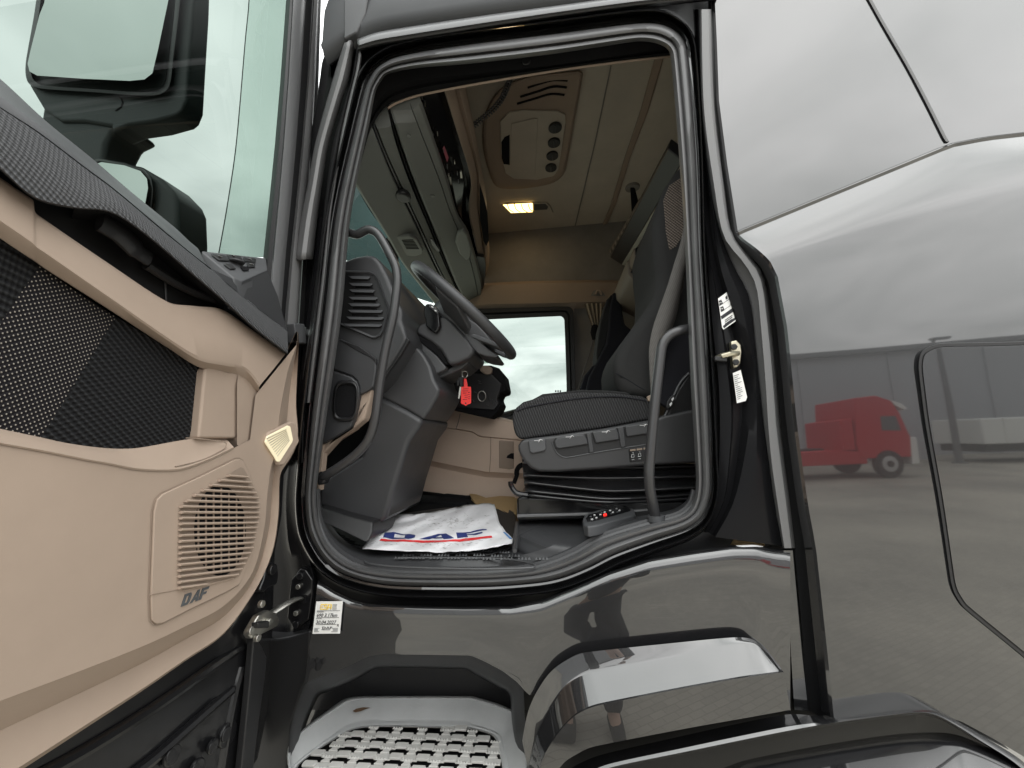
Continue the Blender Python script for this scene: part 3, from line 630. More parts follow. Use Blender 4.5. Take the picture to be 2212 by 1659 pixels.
# ---- rear side panel of the cab
GAP = [(1546,-120),(1552,0),(1558,234),(1595,502),(1604,519),(1660,590),(1680,713),(1698,923),(1719,1084),(1735,1171),(1760,1415),(1772,1549)]
gl_ = [Y(a, b, -.02) for a, b in GAP]; gz = sorted([(p.z, p.x) for p in gl_])
zb_px = [(1772,1549),(1954,1531),(2009,1529),(2057,1545),(2130,1584),(2212,1633),(2400,1768)]
zb = [(p.x, p.z) for p in (Y(a, b, -.046) for a, b in zb_px)]
zc = [(.55,2.52),(.595,2.533),(1.205,2.742),(1.30,2.752),(1.5,2.755),(3,2.74)]
zl = [(.55,2.40),(.66,2.432),(.95,2.50),(1.37,2.585),(3,2.62)]
rows = []
NX = 60
def side_rows():
    def xx(i, z): x0 = interp(gz, z); return x0+(2.7-x0)*(i/NX)**1.15
    spec = []
    for k in range(9): spec.append(('u', k/8))       # top -> crease
    spec += [('c', 0), ('c', 1), ('c', 2)]
    for k in range(1, 9): spec.append(('b', k/8))     # ledge
    for k in range(1, 25): spec.append(('l', k/24))   # lower panel
    for kind, t in spec:
        r = []
        for i in range(NX+1):
            x = .6+2.1*(i/NX)**1.15
            for _ in range(4):
                c, l, b = interp(zc, x), interp(zl, x), interp(zb, x)
                ztop = 4.35
                if kind == 'u': z = ztop+(c+.012-ztop)*t; y = .03-.035*t**2+.10*max(0, (z-3.6))**2
                elif kind == 'c': z = c+(.012, .005, -.004)[int(t)]; y = (-.004, -.013, -.009)[int(t)]
                elif kind == 'b':
                    z = c-.008+(l-c)*t; e = t; y = -.010-.040*(1-(1-e)**1.6)
                else:
                    z = l-.008+(b-l+.008)*t; y = -.0505-.010*math.sin(min(1, t*2.2)*math.pi/2)-.006*t
                x = interp(gz, z)+(2.7-interp(gz, z))*(i/NX)**1.15
            r.append(Vector((x, y, z)))
        rows.append(r)
side_rows()
edge = [r[0]+Vector((.0, .04, 0)) for r in rows]
rows = [[edge[k], r[0]+Vector((.001, .006, 0))]+[r[0]+Vector((.006, 0, 0))]+r[1:] for k, r in enumerate(rows)]
loft('side_panel', rows, M['paint_side'], TR, smooth=24)
# seam of the upper fairing
sm = cat([v2(p) for p in [(1840,-70),(1880,0),(1905,45),(1960,140),(2000,215),(2040,295),(2047,306)]], 4)
def on_panel(px, py, off):
    y = 0.0
    for _ in range(4):
        p = Y(px, py, y); t = (4.35-p.z)/(4.35-interp(zc, p.x)-.012); y = .03-.035*t*t+.10*max(0, p.z-3.6)**2+off
    return Y(px, py, y)
loft('fairing_seam', [[on_panel(p.x+dx, p.y, o) for p in sm] for dx, o in ((-4.5, .002), (-3.2, -.004), (3.2, -.004), (4.5, .002))], M['seam'], TR, smooth=40)
# hatch with its dark joint
H = [(2420,722),(2212,741),(2049,745),(2026,747),(2007,753.7),(1995,762),(1990,773),(1988,794),(1993,840),(2004,923),(2032,1081),(2057,1252),(2062,1272),(2069,1287),(2087,1312),(2212,1415),(2420,1590)]
hp = cat([v2(p) for p in H], 5)
def hoff(d):
    n = len(hp); o = []
    for i in range(n):
        t = (hp[min(i+1, n-1)]-hp[max(i-1, 0)]).normalized(); o.append(hp[i]+Vector((-t.y, t.x, 0))*-d)
    return o
YH = -.067
loft('hatch_joint', [[Y(p.x, p.y, YH+dy) for p in hoff(d)] for d, dy in ((-4.5, .006), (-3.2, -.002), (3.2, -.002), (4, .006))], M['rubber_dark'], TR, smooth=30)
inn = hoff(3.6); e_ = [Y(p.x, p.y, YH) for p in inn]
for p in (inn,): pass
hv_ = [Y(p.x, p.y, YH-.001) for p in inn]; he = [Y(p.x, p.y, YH-.004) for p in hoff(5.5)]
n_ = len(he); vs = hv_+he; fs = [(i, i+1, n_+i+1, n_+i) for i in range(n_-1)]+[tuple(range(n_, 2*n_))]
mesh('hatch', vs, fs, M['paint_side'], TR, smooth=20)
# ================================================================== the open driver door (hinged at the front, standing out towards the camera)
XD = -.80
DR = part('door', TR)
def D(px, py, dx=0): return X(px, py, XD+dx)
def Ds(pts, dx=0): return [X(a, b, XD+dx) for a, b in pts]
YE = -1.06                                               # far (rear) edge of the door
def E_(z, dx=0, y=YE): return Vector((XD+dx, y, z))
def ext(l, front=True):          # carry a trim line on, level, to the rear edge of the door
    a, b = l[0] if front else l[-1]; k = (1199+1060)/(1199-a); q = (-1060, 941+(b-941)*k)
    return [q]+list(l) if front else list(l)+[q]
# outer shell
slab('door_skin', [Vector((-.93, y, z)) for y, z in ((.03, 2.36), (.03, 1.20), (-.02, 1.06), (-.95, 1.06), (YE, 1.15), (YE, 2.36))], (.03, 0, 0), M['paint'], DR, bevel=.01)
edge_px = [(640,720),(644,732),(650,748),(646,873),(652,935),(648,961),(613,1026),(608,1114),(592,1200),(566,1300),(552,1400),(541,1540),(534,1660),(520,1900)]
ed = [D(a, b, -.06) for a, b in edge_px]
inn_ = [Vector((-.86, -1.05, p.z)) for p in ed]
loft('door_shell', [[p+Vector((-.04, .02, 0)) for p in ed], ed, [p+Vector((.0, -.012, 0)) for p in ed], [p.lerp(q, .12)+Vector((-.006, 0, 0)) for p, q in zip(ed, inn_)], [p.lerp(q, .14)+Vector((-.016, 0, 0)) for p, q in zip(ed, inn_)], inn_], M['paint_in'], DR, smooth=30)
# pressed ribs, bolts and plugs on the lower shell
def xs_(px, py, dx): return X(px, py, -.872+dx)
for pts in ([(60,1690),(200,1612),(330,1530),(452,1445),(520,1398)], [(250,1700),(330,1640),(420,1560),(500,1490)], [(470,1700),(486,1600),(505,1500),(520,1440)]):
    tube('shell_rib', cat([xs_(a, b, .006) for a, b in pts], 4), .012, M['paint_in'], DR, n=8)
for a, b, r in ((487,1586,.028), (366,1631,.02), (455,1612,.016), (545,1488,.012), (534,1487,.010), (420,1660,.02)):
    q = disc('plug', xs_(a, b, .006), (1, 0, 0), r, .010, M['paint_in'], DR, n=18, bevel=.004)
    disc('plug_centre', xs_(a, b, .017), (1, 0, 0), r*.55, .005, M['plastic_dark'], q, n=14, bevel=.002)
slab('door_edge_flap', [D(a, b, -.03) for a, b in [(549,1372),(566,1395),(577,1420),(575,1450),(560,1560),(546,1680),(520,1680),(538,1500)]], (-.02, 0, 0), M['plastic_dark'], DR, bevel=.004)
# check-strap bracket on the door edge
br = slab('check_bracket', [D(a, b, -.04) for a, b in [(525,1362),(523,1372),(530,1380),(545,1374),(565,1364),(588,1352),(590,1338),(584,1324),(566,1318),(545,1328)]], (.02, 0, 0), M['steel'], DR, bevel=.005)
slab('pivot', [D(a, b, -.015) for a, b in [(541,1345),(568,1340),(568,1356),(543,1357)]], (.02, 0, 0), M['plastic_dark'], br, bevel=.004)
for a, b in ((536,1362), (577,1343), (551,1378), (560,1305)): disc('bolt', D(a, b, -.02), (1, 0, 0), .010, .012, M['steel'], br, n=8, bevel=.002)
hg = slab('hinge_lug', [D(a, b, -.03) for a, b in [(575,1222),(590,1214),(600,1218),(603,1240),(600,1262),(582,1270),(571,1280),(560,1276),(570,1250)]], (-.03, 0, 0), M['paint_in'], DR, bevel=.006)
disc('bolt', D(583, 1231, -.03), (1, 0, 0), .014, .012, M['paint_in'], hg, n=10, bevel=.003)

# ---- window frame post: a stack of strips
PY = [-260, 0, 180, 310, 420, 542, 640, 705]
def strip(name, xs, dxs, m, **k):     # xs: list of px columns given at y=0 and y=542 (linear), dxs: depth of each column
    rows = []
    for (x0, x1), dx in zip(xs, dxs): rows.append([D(x0+(x1-x0)*py/542+ (3.5*math.sin(py/542*math.pi) if 0 < py < 542 else 0), py, dx) for py in PY])
    return loft(name, rows, m, DR, **k)
strip('window_channel', [(618,570),(623,575),(627,580),(632,590)], (-.085, -.06, -.045, -.04), M['rubber_dark'], smooth=50)
strip('window_post', [(630,588),(634,593),(648,606),(657,614),(661,618)], (-.05, -.035, -.028, -.035, -.05), M['satin'], smooth=50)
strip('window_post_groove', [(659,612),(664,622),(675,630),(679,634)], (-.052, -.056, -.056, -.05), M['paint_in'], smooth=50)
strip('window_post_bead', [(676,628),(679,634),(685,646),(687,651),(688,654)], (-.055, -.040, -.036, -.040, -.055), M['satin2'], smooth=50)
strip('window_post_seal', [(686,650),(689,656),(693,665),(694,668)], (-.07, -.05, -.05, -.09), M['rubber_dark'], smooth=50)
slab('post_foot', Ds([(617,700),(640,701),(643,716),(645,744),(622,742)], -.045), (.03, 0, 0), M['plastic_mid'], DR, bevel=.004)
# top and rear members of the frame (above and beside the picture)
tube('window_frame', [D(660,-240,-.04), Vector((-.85, -.30, 3.42)), Vector((-.86, -1.0, 3.40)), Vector((-.86, -1.04, 2.9)), Vector((-.86, -1.05, 2.35))], .035, M['satin'], DR, n=8)
# glass
mesh('window_glass', [X(a, b, -.885) for a, b in [(640,-220),(640,0),(583,556),(430,556)]]+[Vector((-.885, YE+.02, 2.30)), Vector((-.885, YE+.02, 3.40))], [(0, 1, 2, 3, 4, 5)], M['door_glass'], DR, smooth=0)
qe = cat([v2(p) for p in [(545,-220),(538,0),(530,85),(510,314),(490,450),(471,556)]], 5)
rt_ = cat([v2(p) for p in [(650,-220),(640,0),(634,85),(612,314),(598,450),(586,556)]], 5)
loft('quarter_glass', [[X(p.x, p.y, -.893) for p in qe], [X(p.x, p.y, -.893) for p in rt_]], M['quarter_glass'], DR, smooth=0)
tube('glass_edge', [X(p.x, p.y, -.891) for p in qe], .0014, M['grey_ink'], DR, n=6)

# ---- upper trim: sill lip, woven armrest band
u0 = cat([v2(p) for p in ext([(-260,-10),(-60,130),(0,170),(100,262),(196,340),(290,420),(376,490),(408,520),(428,537)])], 5)
u1 = cat([v2(p) for p in ext([(-260,30),(-60,166),(0,209),(100,284),(200,368),(300,450),(385,522),(420,552),(446,572)])], 5)
u2 = cat([v2(p) for p in ext([(-260,60),(-60,190),(0,231),(82,284),(180,358),(252,412),(360,503),(425,556),(456,580)])], 5)
loft('sill_lip', [[D(p.x, p.y, -.085) for p in u0], [D(p.x, p.y, -.07) for p in u0], [D(p.lerp(q, .45).x, p.lerp(q, .45).y, -.045) for p, q in zip(u0, u1)], [D(p.lerp(q, .9).x, p.lerp(q, .9).y, -.022) for p, q in zip(u0, u1)], [D(p.x, p.y, -.015) for p in u1], [D(p.x, p.y, -.012) for p in u2], [D(p.x, p.y+3, -.02) for p in u2]], M['plastic_mid'], DR, smooth=40)
b_t = cat([v2(p) for p in ext([(-260,62),(-60,192),(0,233),(82,287),(180,361),(252,415),(360,506),(456,583),(490,612),(560,668),(621,716)])], 5)
b_m = cat([v2(p) for p in ext([(-260,150),(-60,262),(0,300),(76,350),(170,408),(254,442),(330,505),(430,590),(488,637),(556,694),(622,744)])], 5)
b_b = cat([v2(p) for p in ext([(-260,220),(-60,322),(0,363),(75,425),(160,447),(240,457),(314,504),(420,594),(487,651),(552,709),(622,763)])], 5)
loft('armrest_band', [[D(p.x, p.y, -.02) for p in b_t], [D(p.x, p.y, -.006) for p in b_t], [D(p.lerp(q, .5).x, p.lerp(q, .5).y, .018) for p, q in zip(b_t, b_m)], [D(p.x, p.y, .036) for p in b_m], [D(p.lerp(q, .6).x, p.lerp(q, .6).y, .046) for p, q in zip(b_m, b_b)], [D(p.x, p.y, .046) for p in b_b], [D(p.x-1, p.y+2, .030) for p in b_b], [D(p.x-3, p.y+4, -.02) for p in b_b]], M['band'], DR, smooth=60)
# small triangular cover at the left
slab('tweeter_cover', [D(a, b, .022) for a, b in [(-40,270),(2,286),(20,328),(36,362),(33,368),(0,352),(-40,330)]], (.004, 0, 0), M['plastic_dark'], DR, bevel=.003)
# corner cap between the band and the post
mesh('corner_cap', Ds([(456,580),(520,611),(578,586),(600,640),(620,714)], -.008)+[D(490,612,-.002), D(560,668,-.002)], [(0, 1, 5), (1, 2, 3, 6, 5), (3, 4, 6)], M['plastic'], DR, smooth=30)
# window switch panel
sw = slab('switch_panel', [D(a, b, dx) for a, b, dx in [(434,541,-.075),(575,557,-.06),(578,584,-.02),(522,609,.0),(505,600,-.005)]], (-.0, 0, -.06), M['plastic_mid'], DR, bevel=.004)
mesh('side', [D(522,609,.0), D(578,584,-.02), D(577,592,-.02), D(523,615,.0)], [(0, 1, 2, 3)], M['plastic'], sw)
P4 = [D(445,546,-.066), D(558,560,-.056), D(553,583,-.022), D(502,588,-.018)]
def sp4(u, v_): return P4[0].lerp(P4[1], u).lerp(P4[3].lerp(P4[2], u), v_)+Vector((0, 0, .002))
def btn(u0_, v0_, u1_, v1_, m='plastic_dark'): return slab('button', [sp4(u0_, v0_), sp4(u1_, v0_), sp4(u1_, v1_), sp4(u0_, v1_)], (0, 0, .003), M[m], sw, bevel=.0012)
btn(.03, .12, .28, .45); btn(.34, .04, .62, .30); btn(.66, .10, .95, .42); btn(.70, .5, .95, .85); btn(.02, .62, .22, .9); btn(.42, .80, .68, 1.05, 'mat_black')
c_ = sp4(.42, .5)
disc('dial', c_, (0, 0, 1), .020, .005, M['plastic'], sw, n=24, bevel=.002)
for u, v_ in ((.12,.3), (.46,.17), (.8,.28), (.82,.7), (.38,.48)):
    q = sp4(u, v_)+Vector((0, 0, .0055)); slab('icon', [q+Vector((a, b, 0)) for a, b in ((-.003,-.004),(.003,-.004),(.003,.004),(-.003,.004))], (0, 0, .0003), M['icon'], sw, bevel=0)

# ---- dark grip pocket under the band
slab('grip_pocket', Ds([ext([(-260,90)])[0],(-200,140),(-40,300),(50,390),(80,415),(240,452),(330,515),(487,650),(486,672),(430,664),(360,654),(80,490),(50,462),(-40,390),(-260,230),ext([(-260,230)])[0]], -.055), (.008, 0, 0), M['plastic_dark'], DR, bevel=0)
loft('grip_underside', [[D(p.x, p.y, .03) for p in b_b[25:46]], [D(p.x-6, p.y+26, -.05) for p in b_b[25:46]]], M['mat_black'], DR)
tube('door_handle', cat([D(a, b, .0) for a, b in [(215,478),(262,508),(300,545),(322,560)]], 5), [.016]*5+[.017]*5+[.013]*6, M['plastic_dark'], DR, n=10, flat=(.6, 1.2))
tube('grip_ridge', cat([D(a, b, -.02) for a, b in [(316,572),(380,612),(440,640),(480,652)]], 5), .010, M['plastic_dark'], DR, n=8)
tube('pocket_seam', [D(357,606,-.044), D(359,652,-.044)], .002, M['plastic_mid'], DR, n=6)

# ---- beige parts
A = [(-260,215),(-60,338),(0,383),(60,424),(72,434),(76,458),(90,470),(230,566),(362,652),(420,661),(480,669),(550,716),(618,763)]
Bm = [(-260,330),(-60,440),(0,483),(60,524),(72,533),(80,540),(94,549),(240,650),(372,742),(430,778),(486,790),(530,800),(560,836)]
Bb = [(-260,352),(-60,470),(0,514),(60,554),(74,563),(84,570),(98,580),(236,668),(362,750),(428,792),(492,806),(530,822),(556,852)]
a_, bm_, bb_ = map(pr, (ext(A), ext(Bm), ext(Bb)))
wd = []
loft('grab_rail', [[D(p.x, p.y, -.05) for p in a_], [D(p.x, p.y, .006) for p in a_], [D(p.lerp(q, .06).x, p.lerp(q, .06).y, .014) for p, q in zip(a_, bm_)], [D(p.lerp(q, .3).x, p.lerp(q, .3).y, .018) for p, q in zip(a_, bm_)], [D(p.lerp(q, .5).x, p.lerp(q, .5).y, .023) for p, q in zip(a_, bm_)], [D(p.lerp(q, .95).x, p.lerp(q, .93).y, .030) for p, q in zip(a_, bm_)], [D(p.x, p.y, .027) for p in bm_], [D(p.x, p.y, .006) for p in bb_], [D(p.x, p.y+2, -.03) for p in bb_]], M['beige'], DR, smooth=32)
# woven insert in three cloths
ins = lambda pts, dx=-.014: Ds(pts, dx)
slab('cloth_insert_middle', ins([(78,575),(160,632),(244,686),(82,946),(40,938),(-6,930),(-60,922),(-60,790),(0,687)], -.016), (.006, 0, 0), M['dots'], DR, bevel=0, label='black cloth panel with light dots')
slab('cloth_insert_front', ins([(243,684),(330,736),(436,800),(418,880),(404,945),(398,953),(392,954),(330,966),(294,971),(229,971),(150,962),(81,946)], -.016), (.006, 0, 0), M['ribs'], DR, bevel=0, label='black ribbed cloth panel')
slab('cloth_insert_rear', ins([ext([(-260,380)])[0],(-260,380),(-60,480),(0,516),(79,576),(0,688),(-60,792),(-60,922),(-260,890),ext([(-260,890)])[0]], -.016), (.006, 0, 0), M['ribs2'], DR, bevel=0, label='black cross-ribbed cloth panel')
# upright beige block in front of the insert
slab('trim_block', Ds([(417,800),(428,790),(470,806),(493,798),(515,806),(551,854),(556,900),(540,985),(500,985),(486,948),(402,948)], -.02), (.030, 0, 0), M['beige'], DR, bevel=.006, seg=3)
mesh('trim_block_facet', Ds([(515,806),(551,854),(560,950),(540,985)], .0105)+Ds([(512,830),(512,960)], .018), [(0, 1, 2, 3, 5, 4)], M['beige'], DR, smooth=30)
# ledge under the insert
l0 = pr(ext([(-260,880),(-60,912),(0,926),(80,943),(150,958),(229,968),(294,968),(392,951),(440,946),(486,945)]))
l1 = pr(ext([(-260,910),(-60,941),(0,956),(100,974),(190,992),(237,1000),(300,1012),(383,1013),(440,996),(505,966)]))
loft('pocket_ledge', [[D(p.x, p.y, -.03) for p in l0], [D(p.x, p.y, -.008) for p in l0], [D(p.lerp(q, .5).x, p.lerp(q, .5).y, .008) for p, q in zip(l0, l1)], [D(p.lerp(q, .95).x, p.lerp(q, .95).y, .022) for p, q in zip(l0, l1)], [D(p.x, p.y, .024) for p in l1], [D(p.x, p.y+4, .022) for p in l1]], M['beige'], DR, smooth=40)
tube('ledge_joint', cat([D(a, b, .0215) for a, b in [(402,946),(440,949),(482,954),(489,958),(486,968),(440,992),(378,1008)]], 3), .0013, M['beige_dark'], DR, n=6)
# main lower panel with its rolled edge
K = [(617,764),(640,717),(640,745),(622,800),(606,880),(600,930),(597,972),(585,1010),(577,1074),(571,1140),(545,1237),(484,1308),(400,1353),(308,1396),(150,1458),(0,1514),(-120,1560),(-280,1615)]
EE = [(640,718),(644,718),(645,746),(640,873),(645,935),(642,961),(628,990),(606,1026),(602,1114),(589,1193),(554,1272),(484,1369),(400,1428),(308,1492),(180,1576),(53,1659),(-60,1730),(-240,1840)]
k_, e__ = pr(ext(K, False)), pr(ext(EE, False))
loft('panel_edge', [[D(p.x, p.y, -.075) for p in e__], [D(p.x, p.y, -.045) for p in e__], [D(p.lerp(q, .05).x, p.lerp(q, .05).y, -.008) for p, q in zip(e__, k_)], [D(p.lerp(q, .56).x, p.lerp(q, .56).y, -.022) for p, q in zip(e__, k_)], [D(p.lerp(q, .62).x, p.lerp(q, .62).y, -.024) for p, q in zip(e__, k_)], [D(p.x, p.y, .020) for p in k_]], M['beige'], DR, smooth=38)
kk = [D(p.x, p.y, .020) for p in k_[14:]]
face = kk+[D(a, b, .020) for a, b in [ext([(-260,912)])[0],(-260,912),(-60,943),(0,958),(100,976),(237,1003),(300,1015),(383,1016),(440,999),(505,968),(540,950),(552,853)]]
mesh('lower_panel', face, [tuple(range(len(face)))], M['beige'], DR, smooth=0)
# speaker cover, joint line, grille slats
scv = [(321,1281),(327.6,1105),(334,1079),(347,1066),(430,1028),(505.8,991),(516,990),(524,995),(533,1014),(561,1079),(560,1114),(545,1193),(515,1263),(500,1272),(484,1281),(410,1316),(347,1348),(332,1350),(322,1340)]
def shr(l, k, c=(440, 1165)): return [(c[0]+(a-c[0])*k, c[1]+(b-c[1])*k) for a, b in l]
loft('speaker_joint', [[D(a, b, .0212) for a, b in shr(scv, 1.012)], [D(a, b, .0212) for a, b in scv]], M['beige_dark'], DR, cu=True)
cov = slab('speaker_cover', Ds(shr(scv, .99), .0205), (.005, 0, 0), M['beige'], DR, bevel=.002)
GR = [(386.5,1268),(389,1150),(391,1094),(398,1086),(460,1046),(520,1009),(526,1012),(545,1045),(558,1074),(559,1114),(545,1190),(516,1246)]
slab('grille_back', Ds(GR, .0262), (.0006, 0, 0), M['beige_dark'], DR, bevel=0)
sx_, sy_, srx, sry = 475, 1146, 56, 98
slab('speaker_opening', [D(sx_+srx*math.cos(i*math.pi/20), sy_+sry*math.sin(i*math.pi/20), .0272) for i in range(40)], (.0005, 0, 0), M['mat_black'], DR, bevel=0)
def grx(y, side):
    xs = []
    n = len(GR)
    for i in range(n):
        (a, b), (c, d) = GR[i], GR[(i+1) % n]
        if (b > y) != (d > y): xs.append(a+(c-a)*(y-b)/(d-b))
    return (min(xs), max(xs)) if len(xs) > 1 else None
yv = 1258; nsl = 0
while yv > 1016:
    # slats run to the door's vanishing direction: nearly level lines, tilting with height
    sl_t = -.14+.22*((1258-yv)/228)
    g_ = grx(yv, 0)
    if g_:
        xa, xb = g_; xb2 = xb-1
        ya = yv+(xa-474)*sl_t; yb = yv+(xb2-474)*sl_t
        g2a = D(xa, ya, .031); g2b = D(xb2, yb, .031)
        tube('slat', [g2a, g2a.lerp(g2b, .5)+Vector((.001, 0, 0)), g2b], .0048, M['beige'], DR, n=6, flat=(1.2, .66))
    yv -= 11.6
for k in range(7):
    x_ = 428+k*16.5
    hh = sry*math.sqrt(max(0, 1-((x_-sx_)/srx)**2))
    tube('grille_bar', [D(x_, sy_-hh+6, .0275), D(x_, sy_+hh-6, .0275)], .0022, M['beige_dark'], DR, n=5)
tube('cover_seam', [D(323,1285,.0258), D(386,1273,.0258), D(450,1262,.0258), D(512,1240,.0258)], .0013, M['beige_dark'], DR, n=6)
tube('cover_slot', [D(394,1276,.0262), D(450,1263,.0262), D(502,1250,.0262)], .0025, M['beige'], DR, n=6)
# the raised wordmark
def letters(nm, glyphs, P, m, par, d):
    for gl in glyphs:
        slab(nm, [P(u, v_) for u, v_ in gl], d, m, par, bevel=0)
LET_D = [[(0,0),(.10,0),(.14,.30),(.04,.30)],[(.10,0),(.26,0),(.33,.2),(.36,.6),(.30,.8),(.30,.55),(.26,.28),(.14,.30)],[(.04,.30),(.14,.30),(.2,.8),(.10,.8)],[(.10,.8),(.2,.8),(.30,.8),(.30,1),(.12,1)]]
# D A F as simple block strokes (u across, v up), slanted
D1 = [[(.00,0),(.10,0),(.10,1),(.00,1)],[(.10,0),(.24,0),(.30,.22),(.10,.22)],[(.20,.22),(.30,.22),(.30,.78),(.20,.78)],[(.10,.78),(.30,.78),(.24,1),(.10,1)]]
A1_ = [[(.34,0),(.44,0),(.55,.78),(.52,1)],[(.52,1),(.55,.78),(.56,.78),(.60,1)],[(.57,0),(.67,0),(.60,1),(.55,.78)],[(.45,.18),(.57,.18),(.57,.38),(.49,.38)]]
F1 = [[(.70,0),(.80,0),(.80,1),(.70,1)],[(.80,.78),(1.0,.78),(1.0,1),(.80,1)],[(.80,.40),(.95,.40),(.95,.60),(.80,.60)]]
lo, lx_, ly_ = D(390,1311,.0262), D(444,1291,.0262), D(401,1288,.0262)
def LP(u, v_): return lo+(lx_-lo)*u+(D(390,1287,.0262)-lo)*v_+(lx_-lo)*.16*v_
letters('lettering', D1+A1_+F1, LP, M['grey_ink'], DR, (.0012, 0, 0))
# door lamp
lamp = slab('door_lamp', Ds([(561,953),(569,934),(580,929),(619,911),(628,913),(637,953),(634,960),(602,1006),(592,1006),(585,990)], .010), (.016, 0, 0), M['beige'], DR, bevel=.006, seg=3)
slab('lamp_lens', Ds([(569,955),(574,942),(618,919),(624,921),(630,950),(628,956),(601,998),(595,997),(590,987)], .024), (.006, 0, 0), M['lamp_lens'], lamp, bevel=.003)
for k in range(9):
    a = k/9; p0 = (574+a*26, 946+a*42); p1 = (618+a*8, 924+a*26)
    tube('lens_rib', [D(p0[0]+2, p0[1]+2, 0.0305), D(p1[0], p1[1]+4, 0.0305)], .0011, M['brass'], lamp, n=5)
#ld = bpy.data.lights.new('door_lamp_light', 'POINT'); ld.energy = .10; ld.color = (1, .84, .55); ld.shadow_soft_size = .02
#lo_ = bpy.data.objects.new('door_lamp_light', ld); COL.objects.link(lo_); lo_.location = D(600, 960, .05)

# ================================================================== the mirrors outside, seen through the door glass
MR = part('wing_mirror', TR)
YM = -.20
H0 = [(92,-170),(80,0),(58,120),(55,150),(62,185),(80,215),(92,235),(70,280),(60,400),(220,420),(221,345),(226,310),(240,285),(275,270),(330,262),(380,248),(392,238),(402,214),(408,120),(416,0),(422,-170)]
H1 = [(100,-160),(88,0),(68,120),(66,150),(72,172),(92,184),(200,192),(300,199),(340,196),(358,178),(366,120),(380,0),(390,-160)]
slab('mirror_housing', [Y(a, b, YM+.02) for a, b in H0[0:7]+[(130,262),(180,262),(240,272)]+H0[12:]], (0, .07, 0), M['mirror_house'], MR, bevel=.022, seg=3)
slab('mirror_arm', [Y(a, b, YM+.03) for a, b in [(92,225),(80,300),(110,420),(190,420),(222,400),(221,345),(226,310),(240,285),(275,268),(240,240)]], (0, .11, 0), M['mirror_house'], MR, bevel=.015, seg=3)
H1c = cat([v2(p) for p in H1], 4, True)
loft('mirror_frame', [[Y((p.x-225)*1.07+225, (p.y-40)*1.055+40, YM+.028) for p in H1c], [Y((p.x-225)*1.06+225, (p.y-40)*1.045+40, YM+.006) for p in H1c], [Y(p.x, p.y, YM+.004) for p in H1c], [Y((p.x-225)*.98+225, (p.y-40)*.99+40, YM+.022) for p in H1c]], M['plastic_dark'], MR, cu=True, smooth=50)
gm = [(p[0]+1.5, p[1]-1.5) for p in [(101,-160),(89,0),(73,120),(70,150),(76,168),(94,178),(200,187),(297,193),(330,190),(346,176),(354,120),(368,0),(376,-160)]]
def tilted(a, b, y): p = Y(a, b, y); return p
mg = [Y(a, b, YM+.008) for a, b in gm]
cx_ = sum((p for p in mg), Vector())/len(mg)
RM = Matrix.Rotation(math.radians(-4), 3, 'X')         # glass tipped up a little
mg = [cx_+RM @ (p-cx_)*.985+Vector((0, -.012, 0)) for p in mg]
mesh('mirror_glass', mg, [tuple(range(len(mg)))], M['mirror'], MR, smooth=0)
slab('mirror_seam', [Y(a, b, YM+.0185) for a, b in [(257,207),(264,213),(266,222),(262,232),(250,240),(248,238),(260,230),(263,222),(261,214),(255,209)]], (0, .001, 0), M['mat_black'], MR, bevel=0)
WM = part('wide_angle_mirror', TR)
W0 = [(150,352),(196,340),(250,346),(300,356),(345,382),(372,410),(381,432),(383,500),(380,560),(300,560)]
slab('mirror_housing', [Y(a, b, YM+.02) for a, b in W0], (0, .12, 0), M['mirror_house'], WM, bevel=.016, seg=3)
W1 = [(180,360),(215,347),(270,356),(308,370),(324,388),(328,410),(322,470),(316,540),(250,540)]
loft('mirror_frame', [[Y(a, b, YM+.018) for a, b in shr(W1, 1.06, (260, 430))], [Y(a, b, YM+.008) for a, b in shr(W1, 1.04, (260, 430))], [Y(a, b, YM+.008) for a, b in shr(W1, .99, (260, 430))], [Y(a, b, YM+.02) for a, b in shr(W1, .98, (260, 430))]], M['plastic_dark'], WM, cu=True)
mg = [Y(a, b, YM+.012) for a, b in shr(W1, .985, (260, 430))]
cx_ = sum((p for p in mg), Vector())/len(mg)
mg = [cx_+RM @ (p-cx_)*.985+Vector((0, -.010, 0)) for p in mg]
mesh('mirror_glass', mg, [tuple(range(len(mg)))], M['mirror'], WM, smooth=0)
# ================================================================== inside the cab
# ---- shell: floor, far wall, ceiling, rear wall, far door
FP, FN = (0, .25, 1.555), (0, -.14, 1)
def FL(px, py, up=0): return PL(px, py, (0, .25, 1.555+up), FN)
def fz(y, up=0): return 1.555+.14*(y-.25)+up
IN = part('cab_interior', TR)
def quad(nm, pts, m, par=IN, **k): return mesh(nm, [Vector(p) for p in pts], [tuple(range(len(pts)))], m, par, **k)
quad('floor_carpet', [(-1.1, .10, fz(.1, -.02)), (1.9, .10, fz(.1, -.02)), (1.9, 2.36, fz(1.3)), (-1.1, 2.36, fz(1.3))], M['carpet'])
YW = 2.36
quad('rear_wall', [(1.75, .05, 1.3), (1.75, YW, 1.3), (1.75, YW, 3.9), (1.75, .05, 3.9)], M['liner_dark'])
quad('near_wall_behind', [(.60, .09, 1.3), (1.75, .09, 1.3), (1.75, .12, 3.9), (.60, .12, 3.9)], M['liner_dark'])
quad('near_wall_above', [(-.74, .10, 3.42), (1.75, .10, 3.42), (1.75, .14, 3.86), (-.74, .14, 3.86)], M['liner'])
ZC = 3.85
quad('ceiling', [(-.74, .14, ZC), (1.75, .14, ZC), (1.75, YW, ZC), (-.74, YW, ZC)], M['liner'])
def W_(px, py, d=0):
    p = Y(px, py, YW+d); p.x = max(p.x, -.86); return p
